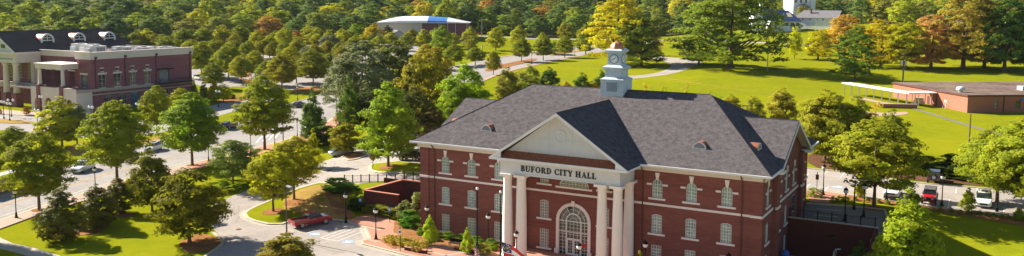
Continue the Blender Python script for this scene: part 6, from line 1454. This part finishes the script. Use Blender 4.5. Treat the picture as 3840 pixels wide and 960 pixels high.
for a, b_, lb in [(143, 498, 'twin globe lamp standing on the pale street before the brick hall'), (345, 482, 'twin globe lamp behind the tall oval street tree'), (522, 468, 'twin globe lamp by the blue shop door'), (820, 412, 'twin globe lamp on the planted bank near the yellow bush'), (38, 470, 'twin globe lamp cut low at the left edge'), (16, 463, 'twin globe lamp farthest left before the brick hall'), (158, 440, 'twin globe lamp against the arches of the brick hall'), (296, 445, 'twin globe lamp near the corner of the brick hall')]:
    setp(dup(tw, lb, 0, 0, 0, -AZ), a, b_)
def pole(px, py, top, label, name='light_pole', arm=1.6, m='gray_metal', rz=0, head=True, r=.09):
    x, y = G(px, py); z = zat(x, y); H = at_dist(px, top, x, y)-z
    o = thing(name, label, 'pole', x, y, z, rz)
    MB().lathe([(.2, 0), (.2, .5), (r*1.2, .55), (r*.8, H)], 0, 0, 8).build('pole', m, o)
    if head:
        MB().tube([(0, 0, H-.15), (-arm*.5, 0, H)], .05, 6).build('arm', m, o)
        MB().box(-arm, -arm*.35, -.2, .2, H-.06, H+.08).build('lamp_head', 'silver_metal', o)
    return o
pole(1065, 568, 402, 'tall gray parking light pole right of the dark street tree', rz=PI)
pole(1558, 462, 298, 'tall gray parking light pole in front of the dark grove')
pole(1081, 905, 702, 'tall gray light pole at the bottom of the grass island', rz=2.2)
pole(3206, 775, 664, 'tall dark flat headed light pole over the mulch strip', m='black_metal', rz=PI)
pole(3742, 778, 640, 'slim dark pole right of the silver grille suv', 'sign_pole', m='black_metal', head=False, r=.05)
pole(1264, 425, 372, 'thin light pole at the road bend by the evergreen', head=False)
pole(1334, 108, 52, 'pale utility pole against the far forest left of the arena', 'utility_pole', m='silver_metal', head=False, r=.14)
pole(1805, 140, 66, 'pale utility pole right of the far arena', 'utility_pole', m='silver_metal', head=False, r=.14)
pole(1552, 134, 71, 'light pole in front of the arena wall', m='silver_metal')
pole(1652, 138, 78, 'light pole before the maroon part of the arena', m='silver_metal')
pole(2877, 262, 135, 'pale pole on the park lawn right of the big oak', 'utility_pole', m='bark_pale', head=False, r=.13)
pole(3056, 160, 44, 'street light in front of the white houses', m='silver_metal', rz=PI)
pole(3320, 130, 50, 'wood utility pole among the trees on the hill', 'utility_pole', m='wood_pole', head=False, r=.15)
o = pole(3636, 518, 412, 'lone thin wood pole on the right lawn', 'utility_pole', m='wood_pole', head=False, r=.12)
o = pole(3385, 300, 185, 'utility pole with transformers beside the school building roof', 'utility_pole', m='gray_metal', head=False, r=.2)
H = at_dist(3385, 223, o.location.x, o.location.y)-o.location.z
for s in (-1, 1): MB().lathe([(.38, -.6), (.4, 0), (.38, .6)], s*.6, 0, 10, H).build('transformer', 'silver_metal', o)
pole(3388, 305, 285, 'short pale post beside the transformer pole', 'service_post', m='silver_metal', head=False, r=.1)
# signs
def sign(px, py, h, label, shape, m, w=.45, hh=.6, rz=0, name='traffic_sign', back=None):
    x, y = G(px, py); o = thing(name, label, 'sign', x, y, zat(x, y)+.03, rz)
    MB().tube([(0, .03, 0), (0, .03, h)], .045, 6).build('post', 'black_metal', o)
    if shape == 'oct':
        p = [(w*.5*math.cos(PI/8+PI/4*q)*1.08, h-.75+w*.5*math.sin(PI/8+PI/4*q)*1.08) for q in range(8)]
        s = MB().prism(p, .02, .04, lambda u, v, n: (u, -n, v)).build('panel', m, o)
        b = MB(); Lz = .042; zc = h-.75
        def bb(x0, x1, z0, z1_): b.box(x0, x1, -Lz-.006, -Lz, zc+z0, zc+z1_)
        # S T O P
        u = .085
        for x0, bars in ((-.28, [(0, .1, .1, .12), (0, .1, -.01, .01), (0, .1, -.12, -.1), (0, .02, 0, .12), (.08, .1, -.12, 0)]), (-.14, [(0, .1, .1, .12), (.04, .06, -.12, .1)]), (.02, [(0, .1, .1, .12), (0, .1, -.12, -.1), (0, .02, -.1, .1), (.08, .1, -.1, .1)]), (.17, [(0, .1, .1, .12), (0, .1, -.01, .01), (0, .02, -.12, .1), (.08, .1, 0, .1)])):
            for a0, a1, c0, c1 in bars: bb(x0+a0, x0+a1, c0, c1)
        b.build('lettering', 'sign_white', s)
    else:
        MB().box(-w/2, w/2, -.04, -.02, h-hh-.15, h-.15).build('panel', m, o)
        if back: MB().box(-w/2+.06, w/2-.06, -.046, -.041, h-hh*.7-.15, h-.15-hh*.3).build('symbol', back, o)
    MB().lathe([(.05, h), (.08, h+.06), (.02, h+.22)], 0, .03, 8).build('finial', 'black_metal', o)
    return o
sign(1401, 645, 2.9, 'red stop sign on the grass island before the black wagon', 'oct', 'sign_red', .95, rz=-.35, name='stop_sign')
sign(1356, 805, 2.5, 'blue handicapped parking sign before the left end of the hedge', 'rect', 'sign_blue', .42, .75, rz=-.4, name='parking_sign', back='sign_white')
sign(1466, 842, 2.5, 'blue handicapped parking sign before the right end of the hedge', 'rect', 'sign_blue', .42, .75, rz=-.4, name='parking_sign', back='sign_white')
sign(1506, 949, 3.0, 'small white sign on a black post at the edge of the brick plaza', 'rect', 'sign_white', .38, .6, rz=-.3, back='letter_black')
sign(3066, 709, 2.6, 'brown sign seen from behind at the rear corner of city hall', 'rect', 'brown_metal', .42, .75, rz=-.4)
# flagpoles and flags
def flagpole(px, py, top, label):
    x, y = G(px, py); z = zat(x, y); H = at_dist(px-8, top, x, y)-z
    o = thing('flagpole', label, 'flagpole', x, y, z)
    MB().lathe([(.22, 0), (.18, .3), (.10, .32), (.085, H*.6), (.055, H)], 0, 0, 10).build('pole', 'black_metal', o)
    MB().lathe([(.02, 0), (.14, .08), (.16, .18), (.12, .28), (.02, .33)], 0, 0, 12, H).build('finial', 'globe', o, True)
    return o, x, y, z, H
o1, x1_, y1_, z1_, H1 = flagpole(1796, 1075, 714, 'left black flagpole with white ball top in front of city hall')
o2, x2_, y2_, z2_, H2 = flagpole(1883, 1085, 726, 'right black flagpole with white ball top next to the portico')
def flag(x, y, ztop, label, ln, ht, fn, mats_fn, nx=26, ny=13):
    o = thing('flag', label, 'flag', x, y, 0)
    groups = {}
    for i in range(nx):
        for j in range(ny):
            mm = mats_fn((i+.5)/nx, (j+.5)/ny); groups.setdefault(mm, []).append((i, j))
    m = MB()
    for mm, cells in groups.items():
        m.use(mm)
        for i, j in cells: m.add([fn(i/nx, j/ny), fn((i+1)/nx, j/ny), fn((i+1)/nx, (j+1)/ny), fn(i/nx, (j+1)/ny)], [(0, 1, 2, 3)])
    m.build('cloth', None, o); return o
zt1 = at_dist(1785, 906, x1_, y1_); zt2 = at_dist(1880, 900, x2_, y2_)
def f1(u, v):                                         # hanging flag: u along fly, v from top down
    return (.0-.10-.35*u*(.4+.6*v)+.28*v+.14*math.sin(u*16)*(.3+v), -.12+.2*math.sin(u*14), zt1-1.75*v-1.5*u*.55)
def us(u, v):
    if u < .4 and v < .54: return 'flag_white' if (int(u*30) % 2 == 0 and int(v*26) % 3 == 1) else 'flag_navy'
    return 'flag_red' if int(v*13) % 2 == 0 else 'flag_white'
flag(x1_, y1_, zt1, 'american flag hanging limp from the left flagpole', 2.6, 1.7, f1, us)
def f2(u, v):
    return (.12+2.75*u+.25*v*(1-u), -.15-.5*u+.22*math.sin(u*7), zt2-1.75*v-1.55*u-.14*math.sin(u*7+1)+.55*u*v)
def ga(u, v):
    if u < .38 and v < .62:
        a, b_ = (u-.19)/.38, (v-.31)/.62
        rr = math.hypot(a, b_)
        if .3 < rr < .40 and int(math.atan2(b_, a)*13/PI) % 2 == 0: return 'flag_white'
        if rr < .16: return 'flag_gold'
        return 'flag_navy'
    return 'flag_red' if v < .33 or v > .66 else 'flag_white'
flag(x2_, y2_, zt2, 'state flag with starred blue canton flying from the right flagpole', 2.9, 1.75, f2, ga, 30, 18)
# bench and pale lantern
x, y = toW(-14.6, -4.1); b = thing('park_bench', 'black metal bench in front of the junipers between the young lime trees', 'bench', x, y, zat(x, y)+.16, -AZ)
MB().box(-.9, .9, -.25, .25, .42, .47).build('seat', 'black_metal', b); MB().box(-.9, .9, .25, .30, .5, .95).build('backrest', 'black_metal', b)
for s in (-1, 1):
    for e in (-1, 1): MB().box(s*.8-.03, s*.8+.03, e*.2-.03, e*.2+.03, 0, .42).build('leg', 'black_metal', b)
x, y = toW(28.9, 9.0); z = zat(x, y); H = at_dist(3100, 924, x, y)-z
o = thing('service_pole', 'pale metal post with short bent arm before the sunken court evergreen', 'pole', x, y, z, -.2)
MB().tube([(0, 0, 0), (0, 0, H-.7), (.05, 0, H-.3), (.22, 0, H)], .09, 8).tube([(.2, 0, H-.02), (.75, 0, H+.06)], .08, 8).tube([(.22, 0, H), (.3, 0, H-.45)], .05, 6).build('post', 'silver_metal', o)
MB().tube([(-.1, -.2, 0), (-.05, 0, 1.8), (.0, 0, 2.4)], .06, 6).tube([(.5, -.2, 0), (.3, 0, 1.8), (.1, 0, 2.4)], .06, 6).build('brace', 'silver_metal', o)
x, y = toW(22.95+.5, 9.3); o = thing('utility_box', 'small blue covered equipment by the shaded side wall of city hall', 'box', x, y, 0, -AZ)
MB().box(-.3, .3, -.4, .4, 0, 1.4).build('cabinet', 'gray_metal', o); MB().lathe([(.5, 1.4), (.45, 1.7), (.2, 1.9)], 0, 0, 10).build('cover', 'play_blue', o)
for q in range(7): pass
for i, (px, py) in enumerate([(1530, 945), (1716, 943)]):
    x, y = G(px, py); o = thing('planter_ledge', ['low brick ledge left of the first young lime tree', 'low brick ledge left of the second young lime tree'][i], 'ledge', x, y, zat(x, y)+.14, -AZ)
    MB().box(-.2, 3.0, -.2, .2, 0, .38).build('wall', 'brick_lowwall', o); MB().box(-.25, 3.05, -.25, .25, .382, .45).build('cap', 'paver', o)
# ------------------------------------------------------------------ thin air
hz = MB().box(-1300, 1300, -300, 1700, -20, 130).build('haze', 'car_white'); tag(hz, kind='stuff')
hm = bpy.data.materials.new('haze_air'); hm.use_nodes = True; n = hm.node_tree; n.nodes.remove(n.nodes['Principled BSDF']); pv = n.nodes.new('ShaderNodeVolumePrincipled')
pv.inputs['Color'].default_value = (.72, .85, 1, 1); pv.inputs['Density'].default_value = .00003; pv.inputs['Anisotropy'].default_value = .2
n.links.new(pv.outputs[0], n.nodes['Material Output'].inputs['Volume']); hz.data.materials[0] = hm
# ------------------------------------------------------------------ camera, sun, sky
cam = bpy.data.cameras.new('camera'); co = bpy.data.objects.new('camera', cam); col.objects.link(co)
cam.sensor_width = 36; cam.lens = F0/3840*36; cam.shift_y = -(480-PYC)/3840; cam.clip_start = 1; cam.clip_end = 6000
co.location = (0, 0, CZ)
co.matrix_world = Matrix.Translation((0, 0, CZ)) @ Matrix.Rotation(PI/2-PITCH, 4, 'X') @ Matrix.Rotation(-1*ROLL, 4, 'Z')
sc.camera = co
sl = Vector((-math.cos(SUN_PHI), math.sin(SUN_PHI), 0)); sw = Vector((sl.x*CA+sl.y*SA, -sl.x*SA+sl.y*CA, math.tan(SUN_EL))).normalized()
sun = bpy.data.lights.new('sun', 'SUN'); sun.energy = 5.0; sun.angle = math.radians(.5); sun.color = (1, .92, .79)
so = bpy.data.objects.new('sun', sun); col.objects.link(so); so.rotation_euler = (-sw).to_track_quat('-Z', 'Y').to_euler()
w = bpy.data.worlds.new('World'); sc.world = w; w.use_nodes = True; nt = w.node_tree
sky = nt.nodes.new('ShaderNodeTexSky'); sky.sky_type = 'NISHITA'; sky.sun_disc = False; sky.sun_elevation = SUN_EL; sky.sun_rotation = math.atan2(sw.x, sw.y)
sky.air_density = 1.0; sky.dust_density = .6; sky.ozone_density = 1.5
bg = nt.nodes['Background']; nt.links.new(sky.outputs[0], bg.inputs[0]); bg.inputs[1].default_value = .05
sc.view_settings.view_transform = 'Standard'; sc.view_settings.look = 'None'; sc.view_settings.gamma = 1; sc.view_settings.use_curve_mapping = False
sc.view_settings.exposure = 1.4
sc.cycles.max_bounces = 5; sc.cycles.diffuse_bounces = 3; sc.cycles.glossy_bounces = 2; sc.cycles.transmission_bounces = 2; sc.cycles.sample_clamp_indirect = 6
